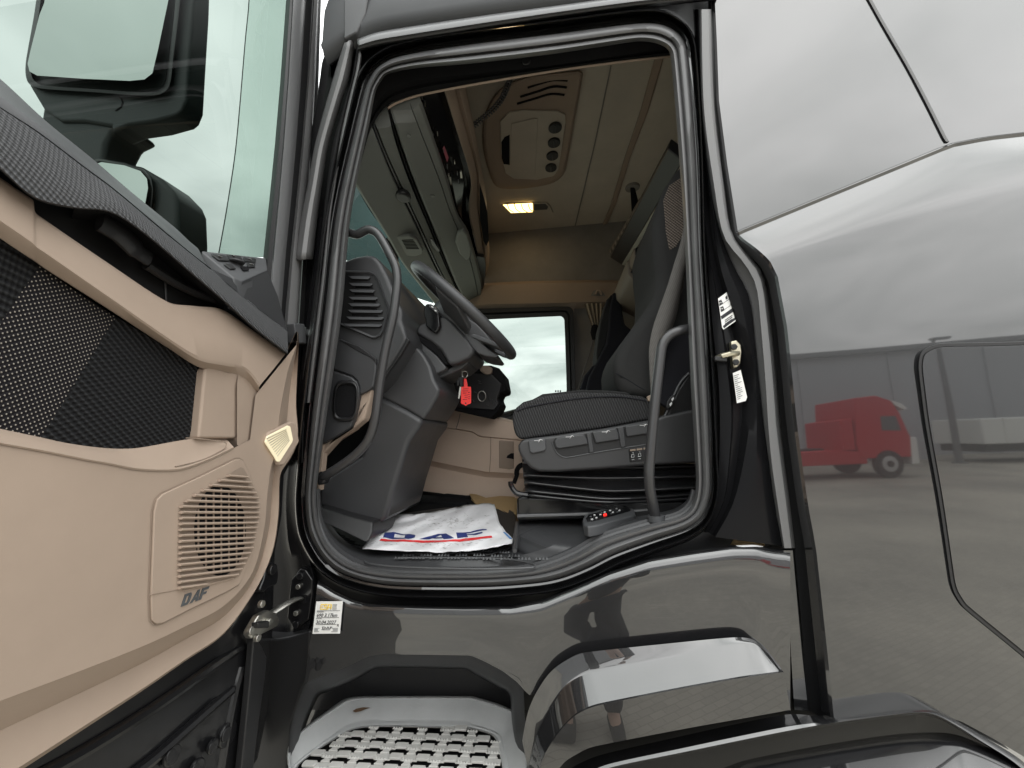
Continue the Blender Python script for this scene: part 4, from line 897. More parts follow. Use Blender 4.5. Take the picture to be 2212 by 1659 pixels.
# far side wall above the window, with the beige band
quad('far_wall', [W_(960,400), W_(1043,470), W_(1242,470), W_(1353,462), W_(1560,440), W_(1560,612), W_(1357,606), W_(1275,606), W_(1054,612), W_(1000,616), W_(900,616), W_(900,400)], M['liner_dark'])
bt = [(960,618),(1054,611),(1150,607),(1275,605),(1357,606),(1480,612)]; bb = [(960,668),(1057,661),(1160,659),(1284,656),(1410,652),(1500,650)]
loft('far_wall_band', [[W_(a, b, -.005) for a, b in bt], [W_(a, b+5, -.05) for a, b in bt], [W_(a, b-4, -.06) for a, b in bb], [W_(a, b, -.03) for a, b in bb], [W_(a, b+16, .02) for a, b in bb]], M['beige_dark'], IN, smooth=35)
for c in (1292, 1358):
    slab('coat_hook_recess', [W_(c+a, 631+b, -.0575) for a, b in [(-16,8),(-11,-2),(-4,-5),(6,-4),(13,3),(15,9)]], (0, -.002, 0), M['liner_dark'], IN, bevel=0)
    slab('coat_hook', [W_(c+a, 632+b, -.06) for a, b in [(-8,6),(-4,-4),(4,-4),(9,6),(5,6),(2,0),(-2,0),(-4,6)]], (0, -.03, 0), M['beige'], IN, bevel=.004)
# far door: dark frame, pane, trim
fd = part('passenger_door', TR)
def rnd(x0, y0, x1, y1, x2, y2, x3, y3, r): return cat([v2(p) for p in [(x0+r,y0),(x1-r,y1),(x1-r*.3,y1+r*.3),(x1,y1+r),(x2,y2-r),(x2-r*.3,y2-r*.2),(x2-r,y2),(x3+r,y3),(x3,y3-r),(x0,y0+r)]], 4, True)
fo = rnd(900,672,1239,662,1243,868,900,960,14); fi = rnd(930,697,1219,683,1224,852,930,942,10); fm = rnd(915,684,1229,672,1234,860,915,950,12)
loft('window_frame', [[W_(p.x, p.y, -.02) for p in fo], [W_(p.x, p.y, -.05) for p in fo], [W_(p.lerp(q, .8).x, p.lerp(q, .8).y, -.05) for p, q in zip(fo, fm)], [W_(p.x, p.y, -.03) for p in fm], [W_(p.lerp(q, .2).x, p.lerp(q, .2).y, -.04) for p, q in zip(fm, fi)], [W_(p.x, p.y, -.035) for p in fi], [W_(p.x, p.y, .04) for p in fi]], M['rubber_dark'], fd, cu=True, smooth=40)
quad('window_pane', [W_(920,690,.03), W_(1226,676,.03), W_(1230,858,.03), W_(920,955,.03)], M['win_glass'], fd, smooth=0)
for k in range(3): quad('glass_mark', [W_(1199+k*5,843,.027), W_(1202+k*5,843,.027), W_(1202+k*5,847,.027), W_(1199+k*5,847,.027)], M['grey_ink'], fd, smooth=0)
quad('door_trim', [W_(860,968,-.01), W_(1080,893,-.01), W_(1224,852,-.01), W_(1243,846,-.01), W_(1243,1100,-.01), W_(860,1100,-.01)], M['beige_dark'], fd)
tube('sill_rail', [W_(1000,925,-.03), W_(1083,896,-.03), W_(1225,857,-.03)], .018, M['rubber_dark'], fd, n=8)
loft('far_wall_panel', [[W_((p.x-1080)*k+1080, (p.y-780)*k+780, .045) for p in fo] for k in (.99, 2.6)], M['beige_dark'], IN, cu=True)
quad('front_bulkhead', [(-1.08, .12, 1.3), (-1.08, 2.34, 1.3), (-1.0, 2.34, 2.32), (-1.0, .12, 2.32)], M['plastic_dark'])
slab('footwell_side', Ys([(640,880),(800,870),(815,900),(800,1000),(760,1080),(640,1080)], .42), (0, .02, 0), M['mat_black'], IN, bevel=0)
quad('far_pillar', [W_(1240,656), W_(1560,640), W_(1560,1000), W_(1240,1000)], M['liner_dark'])
quad('far_wall_front', [W_(700,560), W_(960,560), W_(960,1000), W_(820,1000)], M['plastic_dark'])
# curtain
rows = []
for t in (0, .2, .4, .6, .75, .85, 1.0):
    r = []
    for i in range(25):
        u = i/24; wob = .02*math.sin(u*26)
        xl, xr = 1262+ (26)*t, 1302-(6)*t
        x = xl+(xr-xl)*u
        r.append(W_(x, 656+75*t, -.05)+Vector((0, wob*(1-.4*t), 0)))
    rows.append(r)
for t in (.15, .45, .8, 1.2):
    rows.append([W_(1286+ -6*t+(1300-10*t-1286+6*t)*i/24, 740+70*t, -.05)+Vector((0, .018*math.sin(i/24*26), 0)) for i in range(25)])
loft('curtain', rows, M['curtain'], IN, smooth=80)
tube('curtain_tie', [W_(1286,704,-.09), W_(1284,718,-.10), W_(1287,733,-.09)], [.03,.035,.03], M['mat_black'], IN, n=8)
tube('curtain_cord', [W_(1282,735,-.10), W_(1262,800,-.12), W_(1246,850,-.12)], .007, M['belt'], IN, n=6)
# ceiling strips and panel joints
def CZ(px, py, d=-.004): return Z(px, py, ZC+d)
def strip2(nm, pts, w0, m, d=-.006):
    l = [CZ(a-w0, b, d) for a, b in pts]; r = [CZ(a+w0, b, d) for a, b in pts]
    return loft(nm, [l, r], m, IN)
strip2('ceiling_joint', [(1320,141),(1300,238),(1285,310),(1266,390),(1242,490)], 1.4, M['liner_dark'])
strip2('ceiling_joint', [(1416,128),(1385,236),(1350,340),(1322,440),(1306,486)], 1.0, M['liner_dark'])
loft('ceiling_strip', [[CZ(a, b, d) for a, b in l] for l, d in (([(1414,126),(1384,236),(1349,340),(1320,440),(1300,488)], -.002), ([(1417,126),(1386,236),(1351,340),(1322,440),(1302,488)], -.014), ([(1431,128),(1399,236),(1360,340),(1329,440),(1309,487)], -.014), ([(1433,128),(1402,236),(1362,340),(1331,440),(1311,487)], -.002))], M['beige_dark'], IN)
tube('ceiling_joint', [CZ(1242,491), CZ(1300,486), CZ(1353,482)], .005, M['liner_dark'], IN, n=6)
# overhead hatch unit on the ceiling
hatch = part('ceiling_vent_unit', TR)
HU = [(1010,330),(1042,300),(1046,252),(1066,210),(1095,182),(1150,163),(1250,152),(1258,156),(1259,163),(1241,261),(1222,366),(1209,386),(1192,396),(1160,403.6),(1120,408),(1082,407),(1066,396),(1053,362),(1045,330)][1:]
hu = cat([v2(p) for p in HU], 3, True); hc = Vector((1155, 285, 0))
def hrow(k, d): return [CZ((p-hc).x*k+hc.x, (p-hc).y*k+hc.y, d) for p in hu]
loft('bezel', [hrow(1, .0), hrow(1, -.012), hrow(.975, -.028), hrow(.93, -.034), hrow(.84, -.022), hrow(.80, -.018), hrow(.4, -.018), hrow(.02, -.018)], M['beige_dark'], hatch, cu=True, smooth=40)
def flatC(nm, pts, m, d, h=-.006, bev=.004): return slab(nm, [CZ(a, b, d) for a, b in pts], (0, 0, h), m, hatch, bevel=bev)
flatC('panel', [(1080,260),(1100,240),(1130,236),(1205,238),(1221,245),(1222,262),(1207,362),(1197,378),(1160,386),(1110,384),(1092,372),(1082,330)], M['liner'], -.018, -.010)
flatC('flap', [(1104,266),(1156,254),(1162,256),(1156,375),(1150,378),(1108,366),(1103,355)], M['liner'], -.028, -.008)
flatC('recess', [(1083,307),(1090,296),(1101,291),(1101,356),(1088,354),(1084,342)], M['mat_black'], -.0285, -.001, 0)
for (a, b, r) in ((1199,273,14.5), (1196.6,305.6,13.6), (1193,334,13), (1190,360,12.4)):
    c = CZ(a, b, -.028); k = (CZ(a+r, b, -.028)-c).length
    kn = disc('knob', c, (0, 0, -1), k, .018, M['plastic_dark'], hatch, n=24, bevel=.004, r2=k*.98)
    tube('knob_rib', [c+Vector((0, -k*.7, -.02)), c+Vector((0, k*.7, -.02))], .004, M['plastic'], kn, n=6)
for pts in ([(1140,189),(1165,181),(1195,173),(1226,174)], [(1124,209),(1160,198),(1195,187),(1224,189)], [(1117,224),(1155,213),(1190,203),(1219,205)]):
    tube('louvre', cat([CZ(a, b, -.021) for a, b in pts], 4), .006, M['mat_black'], hatch, n=6)
# lit reading lamp
rl_ = part('reading_lamp', TR, 'lit interior lamp on the ceiling')
slab('housing', [CZ(a, b, .0) for a, b in [(1083,441),(1092,438),(1150,436),(1180,436),(1188,442),(1195,458),(1160,460),(1101,461)]], (0, 0, -.012), M['liner'], rl_, bevel=.004)
slab('lens', [CZ(a, b, -.0125) for a, b in [(1087,442),(1150,438.5),(1151,457),(1104,459)]], (0, 0, -.004), M['amber'], rl_, bevel=.001)
for k in range(4):
    x = 1100+k*15; tube('lens_rib', cat([CZ(x-4, 441, -.017), CZ(x, 452, -.019), CZ(x+9, 458, -.017)], 3), .004, M['liner'], rl_, n=6)
slab('switch', [CZ(a, b, -.0125) for a, b in [(1153,441),(1178,440),(1184,446),(1182,452),(1153,454)]], (0, 0, -.003), M['plastic_mid'], rl_, bevel=.001)
ll = bpy.data.lights.new('reading_lamp_light', 'AREA'); ll.energy = .45; ll.color = (1, .78, .50); ll.size = .12
lo_ = bpy.data.objects.new('reading_lamp_light', ll); COL.objects.link(lo_); lo_.location = CZ(1120, 449, -.05)

# ---- upper front shelf above the windscreen (seen from below)
def lz(pts, z): return [Z(a, b, z) for a, b in pts]
def rs(pts, n=40): return resample(cat(pts, 5), n)
def lin(name, pxs): return cat([v2(p) for p in pxs], 6)
SH = part('overhead_shelf', TR)
ln = {
 'w':  [(716,200),(745,330),(756,372),(770,404),(805,461),(836,510),(864,560),(880,583),(928,643),(985,712)],
 'a1': [(758,140),(795,250),(821,318),(850,387),(896,483),(942,581),(985,660)],
 'a2': [(766,140),(801,240),(830,318),(860,385),(908,487),(955,590),(996,662)],
 'b1': [(812,130),(834,220),(852,300),(882,387),(927,494),(974,602),(1008,668)],
 'b2': [(822,120),(838,216),(860,290),(894,387),(940,500),(985,613),(1016,668)],
 't':  [(862,125),(884,215),(899,257),(950,387),(974,458),(1016,560),(1038,660)],
 'c':  [(876,120),(900,190),(926,264),(967,387),(987,458),(1012,500),(1040,600)],
 'd':  [(940,120),(958,190),(985,278),(1017,388),(1012,455),(1032,552),(1045,600)],
}
LN = {k: resample(lin(k, v), 40) for k, v in ln.items()}
def LZ(k, z, shift=(0, 0)): return [Z(p.x+shift[0], p.y+shift[1], z) for p in LN[k]]
def mixl(a, b, t): return [p.lerp(q, t) for p, q in zip(LN[a], LN[b])]
def ZL(l, z):
    o = []
    for p in l:
        q = Z(p.x, p.y, z); o.append(q if q.y > .17 else Y(p.x, p.y, .17))
    return o
loft('visor_panel', [ZL(LN['w'], 3.11), ZL(LN['w'], 3.09), ZL(mixl('w', 'a1', .05), 3.085), ZL(mixl('w', 'a1', .97), 3.15), ZL(LN['a1'], 3.16)], M['shelf'], SH, smooth=40)
loft('blind_slot', [ZL(LN['a1'], 3.16), ZL(mixl('a1', 'a2', .25), 3.19), ZL(mixl('a1', 'a2', .35), 3.165), ZL(mixl('a1', 'a2', .7), 3.165), ZL(mixl('a1', 'a2', .85), 3.2), ZL(LN['a2'], 3.17)], M['plastic_mid'], SH, smooth=30)
loft('shelf_strip', [ZL(LN['a2'], 3.17), ZL(mixl('a2', 'b1', .05), 3.165), ZL(LN['b1'], 3.19)], M['shelf'], SH, smooth=30)
loft('blind_slot', [ZL(LN['b1'], 3.19), ZL(mixl('b1', 'b2', .2), 3.215), ZL(mixl('b1', 'b2', .45), 3.185), ZL(mixl('b1', 'b2', .6), 3.19), ZL(mixl('b1', 'b2', .8), 3.225), ZL(LN['b2'], 3.195)], M['plastic_dark'], SH, smooth=30)
loft('shelf_underside', [ZL(LN['b2'], 3.195), ZL(mixl('b2', 't', .1), 3.19), ZL(mixl('b2', 't', .96), 3.235), ZL(mixl('b2', 't', .98), 3.25), ZL(LN['t'], 3.237), ZL(mixl('t', 'c', .7), 3.25), ZL(LN['c'], 3.275)], M['shelf'], SH, smooth=30)
loft('radio_bay', [ZL(LN['c'], 3.275), ZL(mixl('c', 'd', .15), 3.32), ZL(mixl('c', 'd', .8), 3.36), ZL(LN['d'], 3.33)], M['gloss_black'], SH, smooth=30)
for (x0, y0, sz, mm) in ((912,216,5,'steel'), (918,226,4,'steel'), (931,273,3,'grey_ink'), (935,282,4,'grey_ink'), (945,291,3,'steel'), (943,309,3,'grey_ink'), (966,362,4,'grey_ink'), (969,384,6,'steel'), (973,392,6,'steel'), (988,376,3,'grey_ink'), (996,378,7,'steel'), (990,394,3,'grey_ink'), (958,327,3,'grey_ink'), (982,352,3,'steel')):
    slab('connector', [Z(x0+a*sz*.35, y0+b*sz, 3.30) for a, b in ((-1,-1),(.6,-1),(1.2,1),(-.4,1))], (0, 0, .01), M[mm], SH, bevel=0)
slab('pink_label', [Z(a, b, 3.305) for a, b in [(956,322),(959.5,316),(969,341),(966,351)]], (0, 0, .004), M['pink'], SH, bevel=0)
# beige upright lip of the shelf
d_ = [(940,118),(958,188),(985,278),(1017,388),(1013,456),(1022,500),(1033,553),(1037,560)]
e1 = [(960,118),(978,188),(1002,278),(1028,372),(1029,440),(1033,470),(1041,530),(1046,560)]
e2 = [(972,118),(990,188),(1014,278),(1032,356),(1035,388),(1040,440),(1046,520),(1050,575)]
e3 = [(990,118),(1006,188),(1025,278),(1040,362),(1050,426),(1056,520),(1057,560),(1049,614)]
dd, ee1, ee2, ee3 = (resample(lin('', q), 40) for q in (d_, e1, e2, e3))
loft('shelf_lip', [ZL(dd, 3.33), ZL([p.lerp(q, .1) for p, q in zip(dd, ee1)], 3.325), ZL(ee1, 3.37), ZL([p.lerp(q, .3) for p, q in zip(ee1, ee2)], 3.40), ZL(ee2, 3.385), ZL([p.lerp(q, .5) for p, q in zip(ee2, ee3)], 3.41), ZL(ee3, 3.47), ZL(ee3, 3.85)], M['beige_dark'], SH, smooth=28)
slab('lip_slot', [Z(a, b, 3.36) for a, b in [(1036,398),(1045,428),(1053,460),(1056,520),(1050,532),(1044,520),(1037,470)]], (0, 0, .01), M['mat_black'], SH, bevel=0)
slab('shelf_end', [Z(a, b, 3.30) for a, b in [(1019,571),(1030,554),(1046,556),(1050,572),(1046,616),(1038,640),(1031,644),(1027,600)]], (0, 0, .03), M['plastic_dark'], SH, bevel=.004)
for a, b in ((880,292), (932,422), (992,598)):
    disc('screw_dimple', Z(a-3, b+1, 3.208), (0, 0, -1), .016, .003, M['plastic_mid'], SH, n=14, bevel=.001)
    disc('screw', Z(a+3, b, 3.206), (0, 0, -1), .009, .006, M['shelf'], SH, n=12, bevel=.002)
slab('sensor_bump', [Z(a, b, 3.20) for a, b in [(988,495),(1000,489),(1010,497),(1019,530),(1016,549),(1008,556),(992,540),(983,515)]], (0, 0, -.03), M['shelf'], SH, bevel=.012, seg=3)
disc('blind_knob', Z(871, 417, 3.16), (0, 0, -1), .045, .03, M['plastic_dark'], SH, n=16, bevel=.012, r2=.036)
sg = slab('speaker_pod', [Z(a, b, 3.12) for a, b in [(836,510),(850,505),(885,503),(900,510),(914,536),(912,543),(896,548),(866,545),(858,530)]], (0, 0, -.02), M['shelf'], SH, bevel=.006)
for k in range(7):
    tube('pod_grille', [Z(868+k*1.6, 519+k*3.0, 3.099), Z(893+k*2.0, 518+k*3.2, 3.099)], .003, M['mat_black'], sg, n=5)
slab('blind_bracket', [Z(a, b, 3.115) for a, b in [(834,513),(848,516),(858,522),(860,545),(862,580),(859,600),(853,585),(846,556),(838,535)]], (0, 0, -.015), M['mat_black'], SH, bevel=.004)
slab('blind_cord_block', [Z(a, b, 3.17) for a, b in [(929,512),(934,514),(950,538),(949,542),(944,540),(932,525)]], (0, 0, -.01), M['plastic_mid'], SH, bevel=.003)
# ---- windscreen, outside visor
def wx(y): return -.80-.30*(1-((y-1.18)/1.16)**2)
rows = []
for z, dx in ((2.15, -.10), (2.5, -.05), (2.9, 0), (3.35, .06)): rows.append([Vector((wx(y)+dx, y, z)) for y in [.03+2.3*i/20 for i in range(21)]])
loft('windscreen', rows, M['shield'], TR, smooth=80)
vis = []
for z, dx in ((3.20, -.22), (3.30, -.18), (3.45, -.12), (3.6, -.06)): vis.append([Vector((wx(y)+dx, y, z-.03*(1-((y-1.18)/1.16)**2))) for y in [.42+1.88*i/20 for i in range(21)]])
loft('sun_visor', vis, M['smoke'], TR, smooth=80)
rfr = [[Vector((a+b*wx(y), y, z)) for y in [.03+2.3*i/20 for i in range(21)]] for a, b, z in ((.06, 1, 3.34), (.0, .93, 3.6), (-.02, .8, 3.95), (-.1, .55, 4.2))]
loft('roof_front', rfr, M['roof'], TR, smooth=60)
tube('wiper_arm', [Vector((wx(.5)-.06, .5, 2.2)), Vector((wx(.9)-.03, .9, 2.55)), Vector((wx(1.2)-.02, 1.2, 2.62))], .012, M['mat_black'], TR, n=6)
# ---- jamb inside the seal: dark upper jamb, beige lining edge
jt = cat([v2(p) for p in [(690,900),(730,640),(752,465),(794,262),(822,212),(838,196),(858,186),(910,172),(1022,160),(1200,140),(1340,120),(1446,105),(1470,104)]], 5)
jb = cat([v2(p) for p in [(692,900),(732,640),(754,466),(798,285),(824,240),(838,226),(852,218),(905,203),(1022,180),(1200,150),(1340,131),(1447,120),(1475,116)]], 5)
st0 = cat([v2(p) for p in [(660,900),(704,640),(738,465),(776,240),(800,160),(822,136),(845,128),(910,124),(1022,112),(1200,92),(1360,66),(1440,70),(1470,72)]], 5)
def rr_(l, y): return [Y(p.x, p.y, y) for p in resample(l, 60)]
loft('upper_jamb', [rr_(st0, .075), rr_([p.lerp(q, .35) for p, q in zip(resample(st0, 60), resample(jt, 60))], .09), rr_(jt, .12), rr_([p.lerp(q, .4) for p, q in zip(resample(jt, 60), resample(jb, 60))], .14), rr_([p.lerp(q, .6) for p, q in zip(resample(jt, 60), resample(jb, 60))], .128), rr_(jb, .15)], M['mat_black'], TR, smooth=40)
lt = cat([v2(p) for p in [(838,234),(845,229),(858,222),(905,206),(1022,183),(1200,153),(1340,134),(1446,122),(1470,118)]], 5)
tube('lining_edge', [Y(p.x, p.y, .155) for p in lt], .0042, M['beige'], TR, n=8)
disc('jamb_plug', Y(1137,133,.088), (0, -1, 0), .016, .006, M['plastic_dark'], TR, n=14, bevel=.002)

# ---- dashboard
DB = part('dashboard', TR)
def rb(pts, n=3, closed=True): return [(p.x, p.y) for p in cat([v2(q) for q in pts], n, closed)]
slab('dash_body', Ys([(690,640),(720,590),(736,566),(745,561),(766,553),(790,549),(803,550),(812,555),(823,568),(838,596),(850,626),(859,650),(867,668),(868,676),(866,690),(872,705),(880,728),(877,740),(850,785),(827,820),(806,840),(770,858),(690,870)], .15), (0, .75, 0), M['plastic'], DB, bevel=.018, seg=4)
slab('vent_frame', Ys([(736,592),(751,588),(796,589),(806,593),(813,603),(836,664),(836,672),(826,713),(819,723),(811,727),(803,727),(738,700),(728,690)], .142), (0, .02, 0), M['plastic_dark'], DB, bevel=.004)
loft('vent_rim', [[Y(a, b, y) for a, b in l] for l, y in (([(745,584),(798,585),(810,590),(818,602),(840,664),(840,674),(830,716),(822,727),(812,732),(802,731),(730,701)], .146), ([(745,586),(797,587),(808,592),(816,603),(838,664),(838,673),(828,714),(820,725),(811,729),(803,729),(732,699)], .136), ([(745,590),(796,591),(806,595),(812,605),(834,665),(834,672),(824,712),(818,721),(811,725),(804,725),(735,696)], .139))], M['plastic'], DB, smooth=40)
for yv_, xl, xr in ((597,752,800), (612,753,805), (626,753,810), (642,752,816), (656,751,821), (670,750,827), (685,747,829), (700,742,825)):
    slab('vent_slat', [Y(xl, yv_-1, .138), Y(xr-3, yv_, .138), Y(xr, yv_+2.5, .138), Y(xr-6, yv_+6, .130), Y(xl+8, yv_+5, .130)], (0, .012, .004), M['plastic_mid'], DB, bevel=.001, seg=1)
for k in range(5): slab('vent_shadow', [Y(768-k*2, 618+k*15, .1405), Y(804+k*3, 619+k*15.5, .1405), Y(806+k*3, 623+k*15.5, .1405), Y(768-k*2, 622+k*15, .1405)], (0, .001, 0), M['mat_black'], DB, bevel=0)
slab('dash_side_cover', Ys([(720,738),(734,731),(775,750),(804,769),(812,782),(812,800),(806,836),(792,846),(776,853),(776,836),(771,822),(760,812),(718,797)], .140), (0, .03, 0), M['plastic'], DB, bevel=.006, seg=3)
slab('dash_wedge', Ys([(731,733),(775,748),(812,774),(813,786),(800,772),(770,757)], .137), (0, .012, 0), M['plastic_dark'], DB, bevel=.002)
slab('dash_end_panel', Ys([(716,800),(758,814),(770,824),(775,838),(775,856),(766,900),(757,923),(735,937),(700,957),(680,960),(690,850)], .134), (0, .04, 0), M['plastic'], DB, bevel=.006, seg=3)
ov = lambda k, kx=1: [(746+26*kx*k*math.copysign(abs(math.cos(t))**.55, math.cos(t))-.05*(0), 866+43*k*math.copysign(abs(math.sin(t))**.6, math.sin(t))) for t in [i*math.pi/20 for i in range(40)]]
sh_ = lambda l: [(a-(b-866)*.06, b) for a, b in l]
loft('slot_rim', [[Y(a, b, y) for a, b in sh_(ov(k))] for k, y in ((1.05, .134), (1.0, .124), (.92, .122), (.84, .126), (.80, .150))], M['plastic_dark'], DB, cu=True, smooth=50)
slab('slot_hole', Ys(sh_(ov(.84)), .131), (0, .002, 0), M['mat_black'], DB, bevel=0)
slab('dash_underside', Ys([(777,853),(803,837),(802,850),(798,868),(786,907),(760,928),(734,941),(712,965),(690,990),(692,962),(720,946),(758,923),(767,900)], .155), (0, .05, 0), M['beige'], DB, bevel=.008, seg=3)
slab('dash_front_lip', Ys([(880,729),(884,735),(866,766),(842,800),(828,822),(824,818),(850,782)], .148), (0, .02, 0), M['plastic_dark'], DB, bevel=.003)
slab('beige_edge', Ys([(690,962),(700,958),(698,985),(690,1060),(684,1060)], .15), (0, .03, 0), M['beige'], DB, bevel=.003)
# instrument hood seen between the post and the wheel
slab('instrument_hood', Ys([(855,672),(868,680),(872,700),(884,722),(890,735),(900,720),(930,722),(945,735),(930,770),(900,760),(880,745)], .45), (0, .5, 0), M['plastic_dark'], DB, bevel=.01)
tube('dash_ledge', [Y(866,694,.5), Y(905,707,.7), Y(940,722,.95)], .012, M['plastic_dark'], DB, n=8)
# knee bolster and steering-column leg
slab('knee_bolster', Ys([(856,748),(870,737),(888,741),(905,752),(918,768),(930,790),(938,819),(946,834),(951,840),(946,856),(930,884),(913,908),(880,888),(840,868),(802,848),(822,826)], .26), (0, .35, 0), M['plastic'], DB, bevel=.07, seg=7)
slab('column_leg', Ys([(795,846),(840,866),(880,887),(914,907),(905,925),(884,953),(878,972),(871,995),(860,1030),(851,1058),(842,1092),(834,1118),(828,1128),(806,1131),(750,1114),(686,1094),(688,1040),(730,1015),(780,985),(802,930),(812,880)], .25), (0, .40, 0), M['plastic'], DB, bevel=.055, seg=6)
#slab('leg_edge', Ys([(858,985),(866,1000),(846,1060),(832,1112),(826,1122),(812,1124),(822,1080),(836,1020),(846,980)], .246), (0, .03, 0), M['plastic_mid'], DB, bevel=.02, seg=4)
slab('leg_foot', [Y(686,1094,.20), Y(750,1113,.20), Y(806,1127,.20), Y(804,1150,.18), Y(795,1170,.16), Y(786,1172,.16), Y(745,1152,.16), Y(686,1122,.16)], (0, .22, 0), M['plastic_dark'], DB, bevel=.010, seg=3)
# front grab handle on the pillar
gh = cat([Y(*p) for p in [(744,502,.12),(756,504,.09),(771,507,.07),(785,500,.06),(797,496,.055),(812,502,.055),(824,517,.055),(838,542,.055),(852,570,.055),(857,590,.055),(858,612,.055),(854,650,.055),(848,690,.055),(836,740,.055),(828,780,.055),(820,830,.055),(815,870,.055),(811,900,.055),(804,930,.058),(793,955,.06),(770,981,.065),(740,1004,.07),(712,1022,.08),(690,1034,.11)]], 4)
tube('grab_handle', gh, .0150, M['handle'], TR, n=14)
slab('handle_base', Ys([(684,1020),(698,1018),(702,1036),(698,1046),(684,1050)], .085), (0, .04, 0), M['plastic_dark'], TR, bevel=.008)

# ---- steering wheel
SW = part('steering_wheel', TR)
YS = .43
wc = Y(1003, 674, YS); t0_ = Y(906, 590, YS); t1_ = Y(1104, 766, YS)
e1_ = (t1_-t0_).normalized(); e1_ = Vector((e1_.x, 0, e1_.z)).normalized()
RW = (t1_-t0_).length/2
ey_ = (Vector((0, 1, 0))+e1_*-.06).normalized(); nw = e1_.cross(ey_).normalized()
if nw.x < 0: nw = -nw
ringp = [wc+e1_*math.cos(i*math.pi/36)*RW+ey_*math.sin(i*math.pi/36)*RW for i in range(72)]
tube('rim', ringp, .0215, M['plastic'], SW, n=14, closed=True, smooth=80)
def WP(u, v_, h=0): return wc+e1_*u*RW+ey_*v_*RW+nw*h
hub = [WP(.42*math.cos(t), .40*math.sin(t), -.03) for t in [i*math.pi/14 for i in range(28)]]
slab('hub', hub, nw*-.06, M['plastic'], SW, bevel=.02, seg=4)
slab('hub_cover', Ys([(950,687),(964,676),(984,667),(1000,671),(1016,690),(1030,699),(1046,716),(1060,734),(1056,743),(1042,741),(1056,754),(1078,768),(1072,773),(1050,770),(1032,764),(1020,752),(987,725),(958,694)], .335), (0, .20, 0), M['plastic'], SW, bevel=.014, seg=4)
for vs_ in (-1, 1):
    slab('spoke', [WP(-.12, .30*vs_, -.045), WP(-.16, .60*vs_, -.03), WP(-.22, .97*vs_, -.006), WP(.20, .98*vs_, -.006), WP(.42, .62*vs_, -.03), WP(.36, .30*vs_, -.05)], nw*-.022, M['plastic_mid'], SW, bevel=.008, seg=3)
    slab('lower_spoke', [WP(.30, .14*vs_, -.05), WP(.40, .34*vs_, -.05), WP(.88, .46*vs_, -.006), WP(.95, .30*vs_, -.004), WP(.60, .16*vs_, -.03)], nw*-.020, M['plastic_mid'], SW, bevel=.006, seg=3)
# column shroud and stalks
CS = part('steering_column', TR)
slab('upper_shroud', Ys([(898,716),(901,706),(908,700),(918,696),(935,690),(952,684),(962,682),(975,693),(1000,720),(1022,750),(1024,762),(1013,774),(990,784),(968,788),(962,775),(952,757),(930,739),(901,722)], .31), (0, .26, 0), M['plastic'], CS, bevel=.022, seg=4)
slab('shroud_gap', Ys([(899,717),(930,737),(953,756),(965,782),(968,789),(960,786),(945,768),(925,752),(903,735),(897,724)], .318), (0, .2, 0), M['mat_black'], CS, bevel=.004)
slab('lower_shroud', Ys([(890,740),(899,728),(925,751),(945,768),(961,788),(965,793),(961,799),(940,809),(936,811),(925,792),(909,766),(888,750)], .325), (0, .22, 0), M['plastic_mid'], CS, bevel=.014, seg=3)
slab('ignition_housing', Ys([(936,809),(962,798),(985,787),(1010,776),(1014,783),(996,797),(962,812),(940,822)], .36), (0, .2, 0), M['plastic'], CS, bevel=.010, seg=3)
disc('ignition_lock', Y(1002, 785, .40), (0, -1, -.3), .015, .022, M['steel'], CS, n=16, bevel=.003)
sk_ = slab('stalk', Ys([(916,662),(921,655),(931,656),(943,664),(949,676),(950,692),(951,704),(944,717),(937,719),(919,704),(918,690),(914,677)], .29), (0, .045, 0), M['gloss_black'], CS, bevel=.008, seg=3)
tube('stalk_neck', [Y(938,700,.31), Y(945,718,.34), Y(950,735,.38)], [.014,.016,.02], M['plastic_dark'], CS, n=10)
slab('stalk_button', Ys([(927,657),(937,661),(946,671),(947,681),(940,673),(927,663)], .286), (0, .01, 0), M['plastic_mid'], sk_, bevel=.002)
for a, b in ((934,662), (941,670)): slab('icon', Ys([(a-2.5,b-1.6),(a+2,b+.5),(a+2.4,b+3.6),(a-2,b+1.8)], .2845), (0, .0005, 0), M['icon'], sk_, bevel=0)

# ---- centre stack
CC = part('centre_console', TR)
slab('console_body', Ys([(940,830),(965,812),(988,802),(1008,792),(1038,789),(1060,789),(1078,795),(1089,808),(1095,840),(1092,846),(1081,849),(1077,860),(1083,873),(1076,889),(1060,904),(1034,899),(995,890),(960,882),(930,880)], .82), (0, .22, 0), M['mat_black'], CC, bevel=.02, seg=3)
slab('console_top', Ys([(1037,789),(1054,790),(1064,795),(1062,806),(1056,810),(1046,808),(1036,801)], .80), (0, .10, 0), M['beige_dark'], CC, bevel=.008)
slab('console_face', Ys([(948,836),(992,808),(1060,806),(1084,830),(1080,846),(1074,862),(1078,872),(1068,886),(1040,884),(950,876)], .812), (0, .02, 0), M['plastic_dark'], CC, bevel=.006)
cb0 = Y(1041, 856, .805)
tube('dial_ring', [cb0+Vector((math.cos(t)*.020, -.004, math.sin(t)*.026)) for t in [i*math.pi/12 for i in range(24)]], .0026, M['steel'], CC, n=6, closed=True)
for a, b, c, d in ((1032,822,1038,824), (1034,827,1040,829), (1024,846,1030,849), (1056,858,1061,869), (1064,862,1066,874), (1050,874,1056,876), (1020,862,1024,868), (1070,868,1073,876)):
    tube('switch_mark', [Y(a, b, .804), Y(c, d, .804)], .0022, M['plastic_mid'], CC, n=5)
box('window_card', Y(1046, 774, 2.2), (.16, .01, .09), M['win_glass'], TR, bevel=0)

